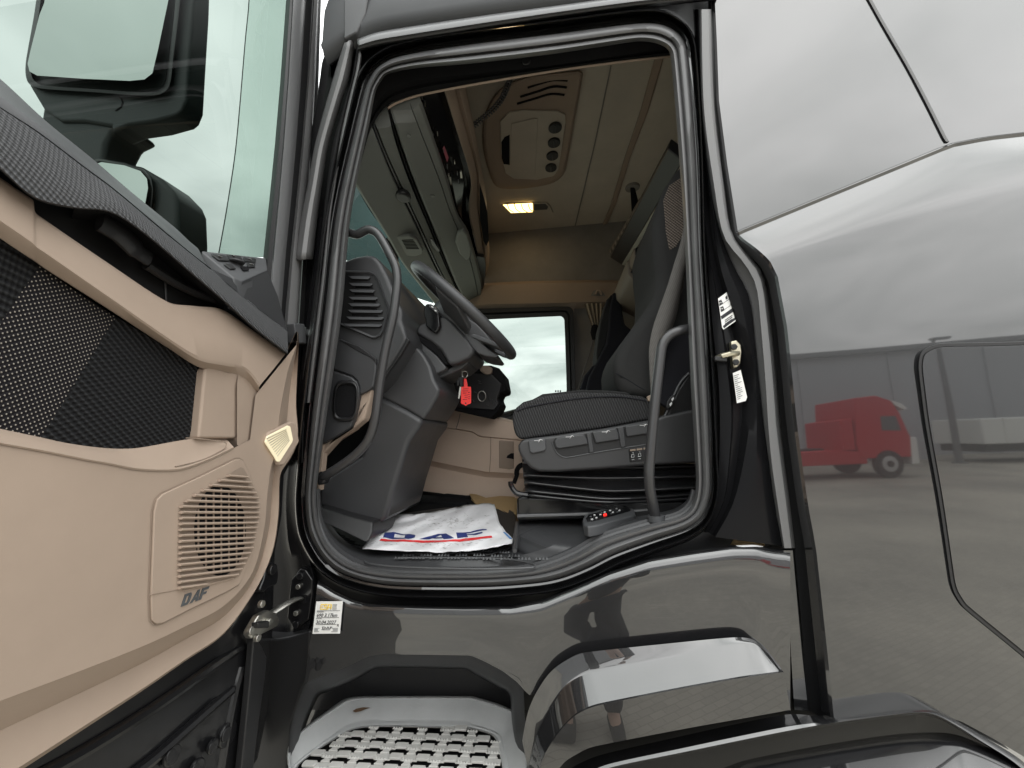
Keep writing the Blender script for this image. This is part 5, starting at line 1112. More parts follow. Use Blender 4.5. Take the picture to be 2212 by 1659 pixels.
# ---- engine tunnel cover
tx = [846,880,915,937,960,985,1000,1022,1045,1070,1095,1125,1160,1220]
ttop = [(846,872),(937,878),(960,872),(975,872),(1000,882),(1045,892),(1108,908),(1220,930)]
tj = [(846,910),(920,919),(985,927),(1021,933),(1036,943),(1114,950),(1220,958)]
tcr = [(846,1012),(868,1007),(898,996),(925,996),(992,1010),(1050,1021),(1110,1024),(1220,1026)]
tbo = [(840,1052),(852,1050),(880,1047),(950,1055),(1013,1067),(1113,1066),(1220,1066)]
rows = []
for l, dy, y in ((ttop, 0, 1.10), (ttop, 2, .985), (ttop, 6, .965), (tj, -1.2, .955), (tj, 0, .968), (tj, 1.2, .955), (tcr, -14, .950), (tcr, -2, .945), (tcr, 4, .965), (tcr, 10, .972), (tbo, -20, .945), (tbo, 0, .925), (tbo, 10, .925)):
    rows.append([Y(x, interp(l, x)+dy, y-(.04*(1 if x < 870 else 0))) for x in [846+i*6 for i in range(60)]])
loft('tunnel_cover', rows, M['beige_in'], IN, smooth=35)
tube('tunnel_joint', [Y(994,894,.962), Y(990,912,.958), Y(985,927,.953)], .0022, M['liner_dark'], IN, n=6)
tube('tunnel_joint', [Y(1060,944,.952), Y(1060,985,.948), Y(1057,1020,.944)], .0016, M['beige_dark'], IN, n=6)
slab('tunnel_pocket', Ys([(1078,952),(1110,953),(1110,1012),(1100,1014),(1078,1011)], .946), (0, .008, 0), M['beige_dark'], IN, bevel=.002)
slab('pocket_hole', Ys([(1096,984),(1104,979),(1110,979),(1110,992),(1094,989)], .944), (0, .002, 0), M['mat_black'], IN, bevel=0)
tube('gear_lever', cat([Y(a, b, .75) for a, b in [(1138,1002),(1124,1006),(1117,1015),(1116,1028),(1110,1044)]], 3), [.012]*9+[.010]*4, M['mat_black'], IN, n=8)
# black carpet in the footwell
slab('footwell_carpet', [PL(a, b, (0, .25, 1.560), FN) for a, b in [(800,1130),(838,1090),(850,1062),(862,1048),(900,1046),(960,1056),(1014,1068),(1018,1082),(1028,1092),(1060,1110),(1000,1200),(840,1200)]], (0, 0, .006), M['mat_black'], IN, bevel=.002)
for l in ([(842,1082),(900,1086),(1010,1092)], [(850,1064),(920,1068),(1014,1078)]):
    tube('carpet_fold', cat([PL(a, b, (0, .25, 1.563), FN) for a, b in l], 4), .016, M['mat_black'], IN, n=8)
slab('carpet_edge', [PL(a, b, (0, .25, 1.566), FN)+Vector((0, 0, h)) for a, b, h in [(1014,1069,.0),(1030,1076,.01),(1050,1080,.004),(1080,1079,.008),(1112,1076,.0),(1116,1112,0),(1100,1118,0),(1066,1110,0),(1030,1094,0),(1018,1082,.012)]], (0, 0, .008), M['carpet'], IN, bevel=.003)

# ---- sill
SL = part('door_sill', TR)
si_l = cat([v2(p) for p in [(684,1056),(686,1105),(692,1140),(710,1180),(746,1212),(789,1229),(871,1238),(1046,1238),(1140,1231),(1190,1218),(1242,1197),(1298,1166),(1390,1136),(1466,1116),(1494,1093),(1502,1060)]], 6)
s1 = cat([v2(p) for p in [(692,1056),(694,1100),(702,1132),(722,1166),(756,1195),(800,1212),(875,1222),(1046,1224),(1130,1217),(1180,1204),(1232,1183),(1288,1152),(1384,1122),(1458,1104),(1484,1084),(1494,1056)]], 6)
s2 = cat([v2(p) for p in [(696,1058),(700,1098),(712,1128),(734,1156),(766,1180),(806,1196),(880,1206),(1046,1208),(1108,1202),(1140,1196),(1190,1180),(1262,1142),(1370,1112),(1440,1098),(1474,1082),(1490,1056)]], 6)
s3 = cat([v2(p) for p in [(700,1060),(710,1090),(730,1112),(760,1140),(790,1168),(830,1186),(886,1196),(1046,1202),(1086,1196),(1104,1180),(1117,1150),(1180,1118),(1260,1112),(1400,1088),(1460,1078),(1488,1056)]], 6)
def prof(l, f): return [Y(p.x, p.y, f) for p in l]
def prz(l, zf): return [Z(p.x, p.y, zf(p.x)) for p in l]
zA = lambda x: 1.563+.042*min(1, max(0, (x-1110)/90))
zB = lambda x: 1.563+.055*min(1, max(0, (x-1100)/14))
loft('sill_plate', [prof(si_l, .09), prof([p.lerp(q, .35) for p, q in zip(si_l, s1)], .094), prof([p.lerp(q, .4) for p, q in zip(si_l, s1)], .104), prof([p.lerp(q, .8) for p, q in zip(si_l, s1)], .106), prof(s1, .118), prz(s2, zA), prz(s3, zB)], M['plastic'], SL, smooth=30)
# plateau beside the seat
#slab('sill_plateau', [Z(a, b, 1.618) for a, b in [(1117,1150),(1118,1128),(1150,1122),(1253,1112),(1400,1088),(1498,1076),(1500,1092),(1470,1110),(1390,1128),(1290,1158),(1190,1196),(1140,1206),(1112,1186)]], (0, 0, -.05), M['plastic'], SL, bevel=.010, seg=3)
tube('plateau_edge', cat([Z(a, b, 1.622) for a, b in [(1112,1190),(1116,1160),(1118,1132),(1124,1127),(1180,1119),(1254,1112)]], 4), .006, M['plastic'], SL, n=8)
slab('sill_top', [Z(a, b, 1.6175) for a, b in [(1106,1172),(1113,1126),(1253,1106),(1400,1080),(1494,1066),(1492,1078),(1400,1094),(1262,1118),(1184,1126),(1122,1156)]], (0, 0, -.05), M['plastic'], SL, bevel=.004)
# raised tread pads along the sill: rows of small pyramids
for k in range(9):
    for (dy, off, sc_) in ((0, 0, 1), (7.5, -9, 1.1), (14, -18, 1.25)):
        cx0 = 882+k*38+off+(18 if dy < 1 else (9 if dy < 8 else 0)); cy0 = 1192.5+dy+ (1.6 if k > 4 else 0)
        if cx0 > 1170 or (dy > 10 and k == 0 and False): continue
        bm_v, bm_f = [], []
        for q in range(4):
            c = Z(cx0-9+q*6*sc_, cy0, 1.566); h_ = .0034*sc_
            i0 = len(bm_v); bm_v += [c+Vector((-.004, -.005, 0)), c+Vector((.004, -.005, 0)), c+Vector((.004, .005, 0)), c+Vector((-.004, .005, 0)), c+Vector((0, 0, h_*1.7))]
            bm_f += [(i0, i0+1, i0+4), (i0+1, i0+2, i0+4), (i0+2, i0+3, i0+4), (i0+3, i0, i0+4)]
        mesh('tread_pad', bm_v, bm_f, M['plastic_mid'], SL, smooth=0)
tube('tread_border', cat([Z(a, b, 1.567) for a, b in [(746,1172),(780,1200),(792,1216),(850,1224),(960,1228),(1060,1229),(1150,1226),(1152,1219),(1120,1211),(1060,1206),(900,1205),(860,1206)]], 3), .0035, M['plastic_mid'], SL, n=6)
for k in range(7):
    a = (690+k*7+ (3 if k > 4 else 0), 1132+k*7.6); b_ = (722+k*11, 1142+k*6.2+4)
    tube('rib', [Z(a[0], a[1], 1.568), Z((a[0]+b_[0])/2, (a[1]+b_[1])/2-1, 1.568), Z(b_[0], b_[1], 1.568)], .0038, M['plastic_mid'], SL, n=6)

# ---- driver's seat
DS = part('driver_seat', TR)
slab('cushion', Ys([(1106,903),(1108,890),(1115,880),(1130,868),(1172,856),(1215,850),(1256,847),(1326,849),(1382,855),(1406,864),(1410,880),(1408,906),(1360,915),(1298,926),(1210,938),(1126,950),(1114,942),(1109,925)], .30), (0, .56, 0), M['seat'], DS, bevel=.042, seg=6)
tube('cushion_seam', cat([Y(a, b, .2985) for a, b in [(1116,888),(1140,880),(1180,872),(1242,862),(1298,857.5),(1345,858),(1396,866)]], 5), .0026, M['seat_dark'], DS, n=6)
slab('cushion_top', Ys([(1126,876),(1172,862),(1256,852),(1326,853),(1382,858),(1402,866),(1380,850),(1326,844),(1256,842),(1172,851)], .34), (0, .48, 0), M['seat_plain'], DS, bevel=.012, seg=3)
slab('side_cover', Ys([(1119,962),(1125,953),(1135,948),(1200,940),(1300,926),(1408,906),(1440,896),(1520,880),(1520,1000),(1400,1006),(1326,1012),(1250,1017),(1202,1020),(1164,1019),(1148,1012),(1133,998),(1124,984),(1119,972)], .272), (0, .60, 0), M['seat_plastic'], DS, bevel=.012, seg=3)
slab('paddle_recess', Ys([(1193,956),(1200,946),(1267,936),(1345,922),(1412,908),(1412,957),(1345,967),(1284,977),(1226,987),(1214,985),(1203,976)], .2705), (0, .003, 0), M['plastic_dark'], DS, bevel=.001)
pad_edge = cat([Y(a, b, .270) for a, b in [(1192,955),(1202,977),(1214,986),(1226,988),(1284,978),(1345,968),(1412,958)]], 4)
tube('recess_edge', pad_edge, .0022, M['plastic_mid'], DS, n=6)
for pts in ([(1197,953),(1203,945),(1262,937),(1269,950),(1271,960),(1207,970),(1200,966)], [(1279,933),(1331,924),(1337,936),(1338,950),(1287,958)], [(1350,921),(1408,910),(1411,936),(1354,944)]):
    pd = slab('paddle', Ys(pts, .258), (0, .014, 0), M['plastic'], DS, bevel=.005, seg=3)
for pts in ([(1267,937),(1277,935),(1283,976),(1274,978)], [(1334,924),(1347,922),(1352,964),(1342,967)]):
    slab('paddle_divider', Ys(pts, .264), (0, .010, 0), M['plastic'], DS, bevel=.002)
slab('height_knob', Ys([(1141,955),(1145,951),(1172,946),(1178,950),(1180,970),(1176,975),(1150,980),(1144,976)], .262), (0, .012, 0), M['plastic_mid'], DS, bevel=.005, seg=3)
swb = slab('switch_block', Ys([(1358,970),(1410,964),(1410,993),(1361,998)], .268), (0, .006, 0), M['gloss_black'], DS, bevel=.001)
for k in range(3):
    x0 = 1361+k*14.6; y0 = 971-k*1.7
    slab('switch_top', Ys([(x0,y0),(x0+12,y0-1.4),(x0+12,y0+2.4),(x0,y0+3.8)], .2665), (0, .002, 0), M['beige_dark'], swb, bevel=.0005)
    def S_(dx, dy): return Y(x0+dx, y0+dy, .2665)
    tube('switch_icon', [S_(3,17), S_(4,11), S_(8,10), S_(9.5,16), S_(3,17)], .0007, M['icon'], swb, n=4)
    tube('switch_icon', [S_(4,22), S_(9,21.4)], .0007, M['icon'], swb, n=4); tube('switch_icon', [S_(5.5,7.4), S_(7.5,7.2)], .0008, M['icon'], swb, n=4)
for x0, y0 in ((1222,944), (1300,933), (1382,919), (1154,952)):
    tube('icon', [Y(x0, y0, .2570), Y(x0+8, y0, .2570), Y(x0+14, y0-3, .2570), Y(x0+18, y0-1, .2570)], .0009, M['icon'], DS, n=4)
    tube('icon', [Y(x0+9, y0+3, .2570), Y(x0+13, y0-2, .2570)], .0008, M['icon'], DS, n=4)
# bellows
RD = [[(1128,996),(1325,1010),(1510,1006)], [(1130,1026),(1298,1033),(1510,1029)], [(1132,1041),(1241,1054),(1326,1061),(1510,1053)], [(1135,1060),(1213,1068),(1326,1078),(1510,1067)], [(1138,1069),(1241,1080),(1326,1085),(1510,1076)]]
rows = []
for i, r in enumerate(RD):
    c = resample(cat([v2(p) for p in r], 6), 30)
    def wrap(l, y): return [Y(l[0].x+60*.0, l[0].y, y+.4)+Vector((0, .0, 0))]+[Y(l[0].x, l[0].y, y+.02)]+[Y(p.x, p.y, y) for p in l[1:]]
    for dy, y in ((-5.5, .36), (-3.6, .330), (-1.2, .318), (1.2, .318), (3.6, .332), (5.5, .37)): rows.append(wrap([p+Vector((0, dy, 0)) for p in c], y))
loft('bellows', rows, M['bellow'], DS, smooth=80)
slab('seat_base', Ys([(1116,1076),(1130,1073),(1400,1084),(1510,1080),(1510,1126),(1253,1122),(1117,1126)], .35), (0, .46, 0), M['gloss_black'], DS, bevel=.010, seg=3)
slab('seat_rail', Ys([(1117,1112),(1300,1108),(1400,1100),(1400,1104),(1300,1113),(1117,1118)], .335), (0, .03, 0), M['satin'], DS, bevel=.002)
tube('slide_lever', cat([Y(a, b, .32) for a, b in [(1103,1040),(1104,1048),(1109,1058),(1118,1066),(1140,1070)]], 4), .010, M['gloss_black'], DS, n=8)
slab('backrest', Ys([(1440,395),(1424,432),(1410,482),(1413,532),(1419,583),(1418,633),(1400,664),(1376,695),(1341,742),(1331,765),(1326,788),(1328,818),(1337,850),(1360,862),(1440,868),(1560,840),(1560,380),(1480,340)], .33), (0, .48, 0), M['seat_plain'], DS, bevel=.045, seg=5)
slab('headrest_mesh', Ys([(1434,430),(1446,400),(1475,380),(1482,420),(1480,500),(1462,532),(1446,541),(1438,500)], .328), (0, .02, 0), M['net'], DS, bevel=.004)
tube('backrest_seam', cat([Y(a, b, .331) for a, b in [(1330,806),(1352,818),(1376,833),(1392,842)]], 4), .002, M['seat_dark'], DS, n=6)
slab('recliner_cover', Ys([(1484,808),(1460,845),(1436,900),(1424,925),(1420,990),(1530,990),(1530,790)], .285), (0, .05, 0), M['plastic_dark'], DS, bevel=.012, seg=3)
tube('recliner_edge', cat([Y(a, b, .284) for a, b in [(1488,806),(1470,826),(1454,858),(1438,896),(1428,908)]], 4), .0045, M['plastic_mid'], DS, n=8)
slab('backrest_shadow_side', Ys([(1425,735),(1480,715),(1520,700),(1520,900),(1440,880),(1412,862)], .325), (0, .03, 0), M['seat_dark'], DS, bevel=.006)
bkl = slab('buckle', Ys([(1441,868),(1449,856),(1457,853),(1460,858),(1452,878),(1444,885),(1439,880)], .262), (0, .02, 0), M['plastic_dark'], DS, bevel=.004)
for a, b in ((1450,862), (1446,873)): slab('buckle_mark', Ys([(a,b),(a+5,b-5),(a+6,b-1),(a+2,b+5)], .2605), (0, .0006, 0), M['icon'], bkl, bevel=0)
# belt
bl_ = cat([v2(p) for p in [(1486,430),(1472,515),(1456,570),(1438,628),(1422,672),(1409,712),(1402,755),(1403,800),(1406,846)]], 5)
br_ = cat([v2(p) for p in [(1512,450),(1496,530),(1484,575),(1470,640),(1459,688),(1446,722),(1430,770),(1420,806),(1412,850)]], 5)
loft('seat_belt', [[Y(p.x, p.y, .27) for p in bl_], [Y(p.lerp(q, .5).x, p.lerp(q, .5).y, .266) for p, q in zip(bl_, br_)], [Y(p.x, p.y, .275) for p in br_]], M['belt'], TR, smooth=60, solid=.002)
slab('belt_anchor', Ys([(1398,856),(1408,852),(1416,858),(1412,868),(1400,866)], .262), (0, .02, 0), M['beige_dark'], TR, bevel=.004)
# rear grab handle beside the seat
rh = cat([Y(a, b, y) for a, b, y in [(1500,709,.10),(1486,711,.075),(1466,715,.062),(1448,723,.06),(1436,735,.06),(1429,752,.06),(1423,800,.06),(1416,860,.06),(1409,930,.06),(1403,1000,.06),(1402,1030,.06),(1405,1062,.07),(1411,1092,.085),(1416,1120,.10)]], 4)
tube('rear_grab_handle', rh, .0158, M['handle'], TR, n=14)
col_ = [Y(1417,1113,.10), Y(1418,1126,.10)]
tube('handle_collar', col_, .026, M['plastic_mid'], TR, n=16)

# ---- passenger seat
PS = part('passenger_seat', TR)
slab('backrest', Ys([(1323,640),(1321,633),(1328,631),(1335,632),(1343,660),(1350,700),(1400,740),(1420,870),(1275,870),(1268,850),(1267,838),(1273,812),(1289,782),(1309,741),(1315,706),(1316,672)], 1.62), (0, .42, 0), M['seat_dark'], PS, bevel=.03, seg=4)
slab('backrest_side', Ys([(1310,648),(1322,634),(1318,672),(1316,706),(1309,741),(1290,782),(1288,764),(1296,700)], 1.66), (0, .3, 0), M['seat_plain'], PS, bevel=.012)
slab('cushion', Ys([(1180,880),(1230,868),(1290,862),(1360,865),(1360,930),(1180,930)], 1.6), (0, .5, 0), M['seat_dark'], PS, bevel=.03, seg=3)
slab('armrest', Ys([(1250,850),(1262,812),(1280,790),(1290,786),(1272,815),(1266,850)], 1.7), (0, .1, 0), M['seat_dark'], PS, bevel=.01)

# ---- upper bunk along the rear and its fittings
BK = part('upper_bunk', TR)
def VY(px, py, y0, y1): p = Y(px, py, y0); return p, Vector((p.x, y1, p.z))
a0_ = Y(1465, 340, .45); 
def bar(nm, px, py, y0, y1, sx, sz, m, **k):
    p = Y(px, py, y0); return box(nm, (p.x, (y0+y1)/2, p.z), (sx, y1-y0, sz), m, BK, **k)
slab('bunk_board', [Y(1442,322,.45), Y(1476,348,.45), Y(1343,572,2.0), Y(1318,556,2.0)], (.02, 0, .05), M['plastic_dark'], BK, bevel=.006)
slab('bunk_edge', [Y(1430,352,.6), Y(1452,362,.6), Y(1338,566,2.0), Y(1316,545,2.0)], (.0, .02, .02), M['net'], BK, bevel=.004)
slab('bunk_rail', [Y(1476,349,.44), Y(1483,356,.44), Y(1351,574,1.98), Y(1343,572,1.98)], (.015, 0, .02), M['rail'], BK, bevel=.003)
slab('bunk_strap', [Y(1364,405,1.5), Y(1372,407,1.5), Y(1388,470,1.6), Y(1380,476,1.6)], (0, .012, 0), M['mat_black'], BK, bevel=0)
slab('bunk_strap', [Y(1362,405,1.5), Y(1370,405,1.5), Y(1376,520,1.6), Y(1369,520,1.6)], (0, .012, 0), M['mat_black'], BK, bevel=0)
disc('strap_anchor', Y(1366,402,1.55), (0, 0, -1), .05, .02, M['liner_dark'], BK, n=14, bevel=.004)
slab('shelf_box', Ys([(1354,562),(1362,560),(1374,566),(1416,586),(1424,600),(1424,630),(1390,612),(1366,602),(1357,592)], 1.15), (0, .6, 0), M['brown'], BK, bevel=.01)
slab('shelf_slot', Ys([(1362,588),(1378,560),(1388,556),(1416,572),(1416,598)], 1.14), (0, .02, 0), M['plastic_dark'], BK, bevel=.003)
slab('shelf_bracket', Ys([(1384,520),(1396,508),(1408,520),(1410,560),(1400,566),(1386,552)], .95), (0, .25, 0), M['brown'], BK, bevel=.012, seg=3)
slab('bracket_hole', Ys([(1373,535),(1382,532),(1390,545),(1384,553),(1374,548)], 1.0), (0, .02, 0), M['mat_black'], BK, bevel=.002)
slab('bunk_light', Ys([(1368,536),(1386,530),(1394,548),(1388,566),(1370,560)], 1.02), (0, .2, 0), M['brown'], BK, bevel=.01)
# ================================================================== loose things in the cab
# rubber floor mat
rm_px = [(806,1140),(840,1116),(960,1100),(1040,1096),(1076,1103),(1099,1103),(1110,1110),(1115,1125),(1115,1172),(1108,1182),(1095,1189),(1064,1201),(1048,1203),(1040,1199),(906,1199),(892,1202),(884,1198),(830,1192),(800,1180)]
rmat = slab('floor_mat', [FL(a, b, .012) for a, b in rm_px], (0, 0, .008), M['rubber_dark'], None, bevel=.003)
tag(rmat, 'black rubber floor mat under the white paper sheet', 'floor mat')
for k in range(9):
    a = (985+k*13, 1194-k*.6); rb_ = tube('mat_rib', [FL(a[0], a[1], .021), FL(a[0]+14, a[1]-7, .021)], .004, M['rubber_dark'], rmat, n=6)
# paper mat: a creased grid
def PU(u, v_):
    # outline in the picture: near edge, far edge, left and right sides
    nearp = cat([v2(p) for p in [(782,1186),(870,1190),(925,1192),(986,1192),(1040,1187),(1075,1180),(1110,1174)]], 4)
    farp = cat([v2(p) for p in [(842,1110),(856,1113),(874,1114),(910,1109),(960,1101),(1020,1089),(1044,1087.5),(1068,1089)]], 4)
    return nearp, farp
nearp, farp = (resample(q, 49) for q in PU(0, 0))
lside = resample(cat([v2(p) for p in [(782,1186),(791,1172),(797,1158),(809,1138),(826,1122),(842,1110)]], 4), 25)
rside = resample(cat([v2(p) for p in [(1110,1174),(1109,1165),(1094,1150),(1087,1140),(1080,1132),(1074,1110),(1068,1089)]], 4), 25)
rows = []
for j in range(25):
    v_ = j/24; r = []
    for i in range(49):
        u = i/48
        p = nearp[i].lerp(farp[i], v_)+(lside[j]-nearp[0].lerp(farp[0], v_))*(1-u)+(rside[j]-nearp[48].lerp(farp[48], v_))*u
        h = .042+.006*math.sin(u*9+v_*5)+.004*math.sin(u*23-v_*17)
        q = FL(p.x, p.y, h)
        nn = noise.noise(Vector((u*9, v_*7, 3)))+.6*noise.noise(Vector((u*22, v_*16, 8)))
        q.z += .0045*nn+.010*max(0, 1-abs(u-.12)*9)*v_
        r.append(q)
    rows.append(r)
paper = loft('paper_mat', rows, M['paper'], None, smooth=180, solid=.0006)
tag(paper, 'creased white paper floor mat printed with DAF in blue over a red stripe', 'paper mat')
def PP(u, v_, up=.0012):
    i = min(47, max(0, int(u*48))); j = min(23, max(0, int(v_*24))); fu, fv = u*48-i, v_*24-j
    a = rows[j][i].lerp(rows[j][i+1], fu); b = rows[j+1][i].lerp(rows[j+1][i+1], fu)
    return a.lerp(b, fv)+Vector((0, 0, up))
def patch(nm, c, m, par, n=10, up=.0012):     # c: four corners (u,v) of a printed patch that follows the paper
    rr = []
    for j in range(4):
        t = j/3; r = []
        for i in range(n+1):
            s = i/n
            u = (c[0][0]*(1-s)+c[1][0]*s)*(1-t)+(c[3][0]*(1-s)+c[2][0]*s)*t
            v_ = (c[0][1]*(1-s)+c[1][1]*s)*(1-t)+(c[3][1]*(1-s)+c[2][1]*s)*t
            r.append(PP(u, v_, up))
        rr.append(r)
    return loft(nm, rr, m, par, smooth=180)
U0, UW, V0_, VH = .105, .765, .24, .125
def q4(pts): return [(U0+a*UW+.0*b, V0_+.055+b*VH) for a, b in pts]
for l, (x0, w_) in zip((D1, A1_, F1), ((0, 1), (0, 1), (0, 1))):
    for q in l: patch('print_blue', q4([q[0], q[1], q[2], q[3]]), M['ink_blue'], paper, 5)
patch('print_red', [(U0-.02, V0_-.018), (U0+UW+.01, V0_-.018), (U0+UW+.015, V0_+.030), (U0-.01, V0_+.030)], M['ink_red'], paper, 24)
patch('print_mark', [(.006, .22), (.022, .22), (.03, .42), (.012, .42)], M['ink_cyan'], paper, 3); patch('print_mark', [(.978, .10), (.992, .10), (.990, .32), (.975, .32)], M['ink_cyan'], paper, 3)
# dirt scratched into the paper by shoes
rnd_ = random.Random(4); sv_, sf_ = [], []
for k in range(230):
    if k < 130: u, v_ = rnd_.gauss(.55, .17), rnd_.gauss(.66, .09)
    else: u, v_ = rnd_.gauss(.52, .18), rnd_.gauss(.17, .05)
    if not (.05 < u < .95 and .04 < v_ < .95): continue
    a_ = rnd_.uniform(-.9, .5); ln_ = rnd_.uniform(.004, .020); wd_ = rnd_.uniform(.0006, .0020)
    du, dv_ = math.cos(a_)*ln_, math.sin(a_)*ln_*1.6
    pu, pv = -math.sin(a_)*wd_, math.cos(a_)*wd_*2
    i0 = len(sv_); sv_ += [PP(u-du, v_-dv_, .0016), PP(u+pu, v_+pv, .0016), PP(u+du, v_+dv_, .0016), PP(u-pu, v_-pv, .0016)]; sf_.append((i0, i0+1, i0+2, i0+3))
sc1 = mesh('scuffs', sv_, sf_, mat('grey_dirt', (.30, .29, .28), .9), paper, smooth=0); sc1['kind'] = 'stuff'

# hand control with its cord
hc_ = thing('remote_control', 'black wired hand control with a red light lying on the door sill', 'hand control', Z(1310, 1125, 1.62))
top_px = [(1258,1122),(1262,1113),(1270,1108),(1310,1096),(1352,1087),(1362,1090),(1370,1100),(1373,1110),(1366,1114),(1330,1123),(1290,1134),(1270,1137),(1260,1133)]
ZH = 1.672
slab('body', [Z(a, b, ZH) for a, b in top_px], (0, 0, -.034), M['plastic_mid'], hc_, bevel=.006, seg=3)
kp = slab('keypad', [Z(a, b, ZH+.001) for a, b in [(1266,1120),(1272,1112),(1350,1091),(1360,1096),(1362,1104),(1278,1127),(1269,1127)]], (0, 0, .001), M['gloss_black'], hc_, bevel=.0005)
for (a, b) in ((1276,1116), (1284,1113), (1279,1122), (1288,1119), (1300,1108), (1306,1107), (1318,1103), (1324,1107), (1320,1110), (1332,1099), (1338,1103), (1334,1106), (1297,1112), (1309,1111)):
    slab('key', [Z(a+x, b+y, ZH+.0025) for x, y in ((-2.6,.2),(-.5,-1.4),(2.6,-.6),(.6,1.2))], (0, 0, .0012), M['icon'] if (a+b) % 2 else M['grey_ink'], kp, bevel=0)
slab('red_light', [Z(a, b, ZH+.0025) for a, b in [(1303,1111.5),(1310,1109.6),(1311,1113),(1304,1115)]], (0, 0, .002), M['red_led'], hc_, bevel=.0006)
for pts in ([(1272,1140),(1296,1134),(1298,1150),(1288,1158),(1278,1158),(1274,1150)], [(1354,1120),(1370,1114),(1376,1124),(1374,1134),(1358,1138),(1352,1130)]):
    b0_ = Z(pts[0][0], pts[0][1], ZH-.026); yy_ = b0_.y
    slab('mount_clip', Ys(pts, yy_), (0, .035, 0), M['plastic_dark'], hc_, bevel=.004)
slab('lower_shell', [Z(a, b, ZH-.026) for a, b in shr(top_px, .94, (1315,1112))], (0, 0, -.016), M['plastic_dark'], hc_, bevel=.006, seg=3)
pl = Z(1374, 1098, ZH-.008); pr_ = Z(1398, 1094, ZH-.012)
cdr = []
for i in range(26):
    t = i/25; cdr.append(.011+(.0028 if i % 2 else -.001))
pts = [pl.lerp(pr_, i/25*1.9)+Vector((0, 0, -.02*(i/25)**2)) for i in range(26)]
tube('cord', pts, cdr, M['rubber_dark'], hc_, n=10, smooth=25)
tube('plug', [pl+(pl-pr_)*.25, pl+(pr_-pl)*.35], .013, M['plastic_mid'], hc_, n=12)

# keys hanging from the ignition, with the red tag
kt = thing('key_ring', 'bunch of keys with a red plastic tag hanging from the ignition', 'keys', Y(1004, 800, .40))
YK = .405
kr = Y(1004, 809, YK)
tube('split_ring', [kr+Vector((math.cos(t)*.012, .003*math.sin(2*t), math.sin(t)*.014)) for t in [i*math.pi/10 for i in range(20)]], .0016, M['steel'], kt, n=6, closed=True)
kr2 = Y(999, 797, YK)
tube('split_ring', [kr2+Vector((.002*math.sin(t), math.cos(t)*.008, math.sin(t)*.015)) for t in [i*math.pi/10 for i in range(20)]], .0014, M['steel'], kt, n=6, closed=True)
tgp = [(1002,818),(1007,818),(1010,830),(1010,835),(1016.5,835.5),(1017.5,837),(1017.5,870),(1016,872.5),(1011,873.5),(1006,877),(1001,873.5),(997,872.5),(995.5,870),(996,837),(997,835.5),(1002,835)]
tg = slab('tag', Ys(tgp, YK), (0, .0025, 0), M['red_tag'], kt, bevel=.0006)
disc('tag_hole', Y(1006, 871, YK-.0006), (0, -1, 0), .0034, .0004, M['ink'], tg, n=10, bevel=0)
for k, (a, ln_) in enumerate(((1001,11), (998.5,13), (1000,8), (1003,7), (1004,6), (999,10))):
    tube('tag_print', [Y(a, 840+k*4.6, YK-.0006), Y(a+ln_, 839.6+k*4.6, YK-.0006)], .0008, M['ink'], tg, n=4)
for k in range(4): tube('tag_print', [Y(1011, 848+k*4.4, YK-.0006), Y(1015, 848+k*4.4, YK-.0006)], .0009, M['ink'], tg, n=4)
slab('key', Ys([(991,817),(995,812),(1000,815),(999,835),(994,836)], YK+.006), (0, .006, 0), M['gloss_black'], kt, bevel=.0015)
slab('key_blade', Ys([(993,835),(996.5,835),(994.5,853),(992,862),(989.5,861),(991,848)], YK+.008), (0, .002, 0), M['steel'], kt, bevel=.0004)
slab('key', Ys([(987,822),(994,812),(996,815),(990,833),(987,834)], YK+.014), (0, .005, 0), M['plastic_dark'], kt, bevel=.0015)

# coiled microphone cord hanging from the ceiling
cc = thing('coiled_cord', 'black coiled cord hanging from the cab ceiling in front of the vent unit', 'cord', Y(1050, 250, .62))
cp = resample(cat([Y(a, b, .62) for a, b in [(1108,140),(1098,182),(1083,215),(1066,236),(1045,254),(1024,271),(1004,287)]], 8), 300)
coil = []
turns = 30; rad = .0125
for i, p in enumerate(cp):
    t = (cp[min(i+1, 299)]-cp[max(i-1, 0)]).normalized(); u = t.cross(Vector((0, 1, 0))).normalized(); v_ = t.cross(u); a_ = i/299*turns*2*math.pi
    k_ = rad*(.75 if i < 12 else 1)
    coil.append(p+u*math.cos(a_)*k_+v_*math.sin(a_)*k_)
cc_full = []
for a, b in zip(coil, coil[1:]): cc_full += [a, a.lerp(b, .5)]
tube('coil', coil, .0038, M['plastic_mid'], cc, n=5)
tube('coil_core', cp[::12], .0030, M['mat_black'], cc, n=8)
tube('lead', cat([Y(a, b, .62) for a, b in [(1004,287),(1009,292),(1000,289),(986,282),(966,271),(947,261)]], 5), .0024, M['rubber_dark'], cc, n=6)
tube('connector', [Y(946,263,.62), Y(938,260,.62), Y(926,257,.62)], [.006,.008,.009], M['brass'], cc, n=10)
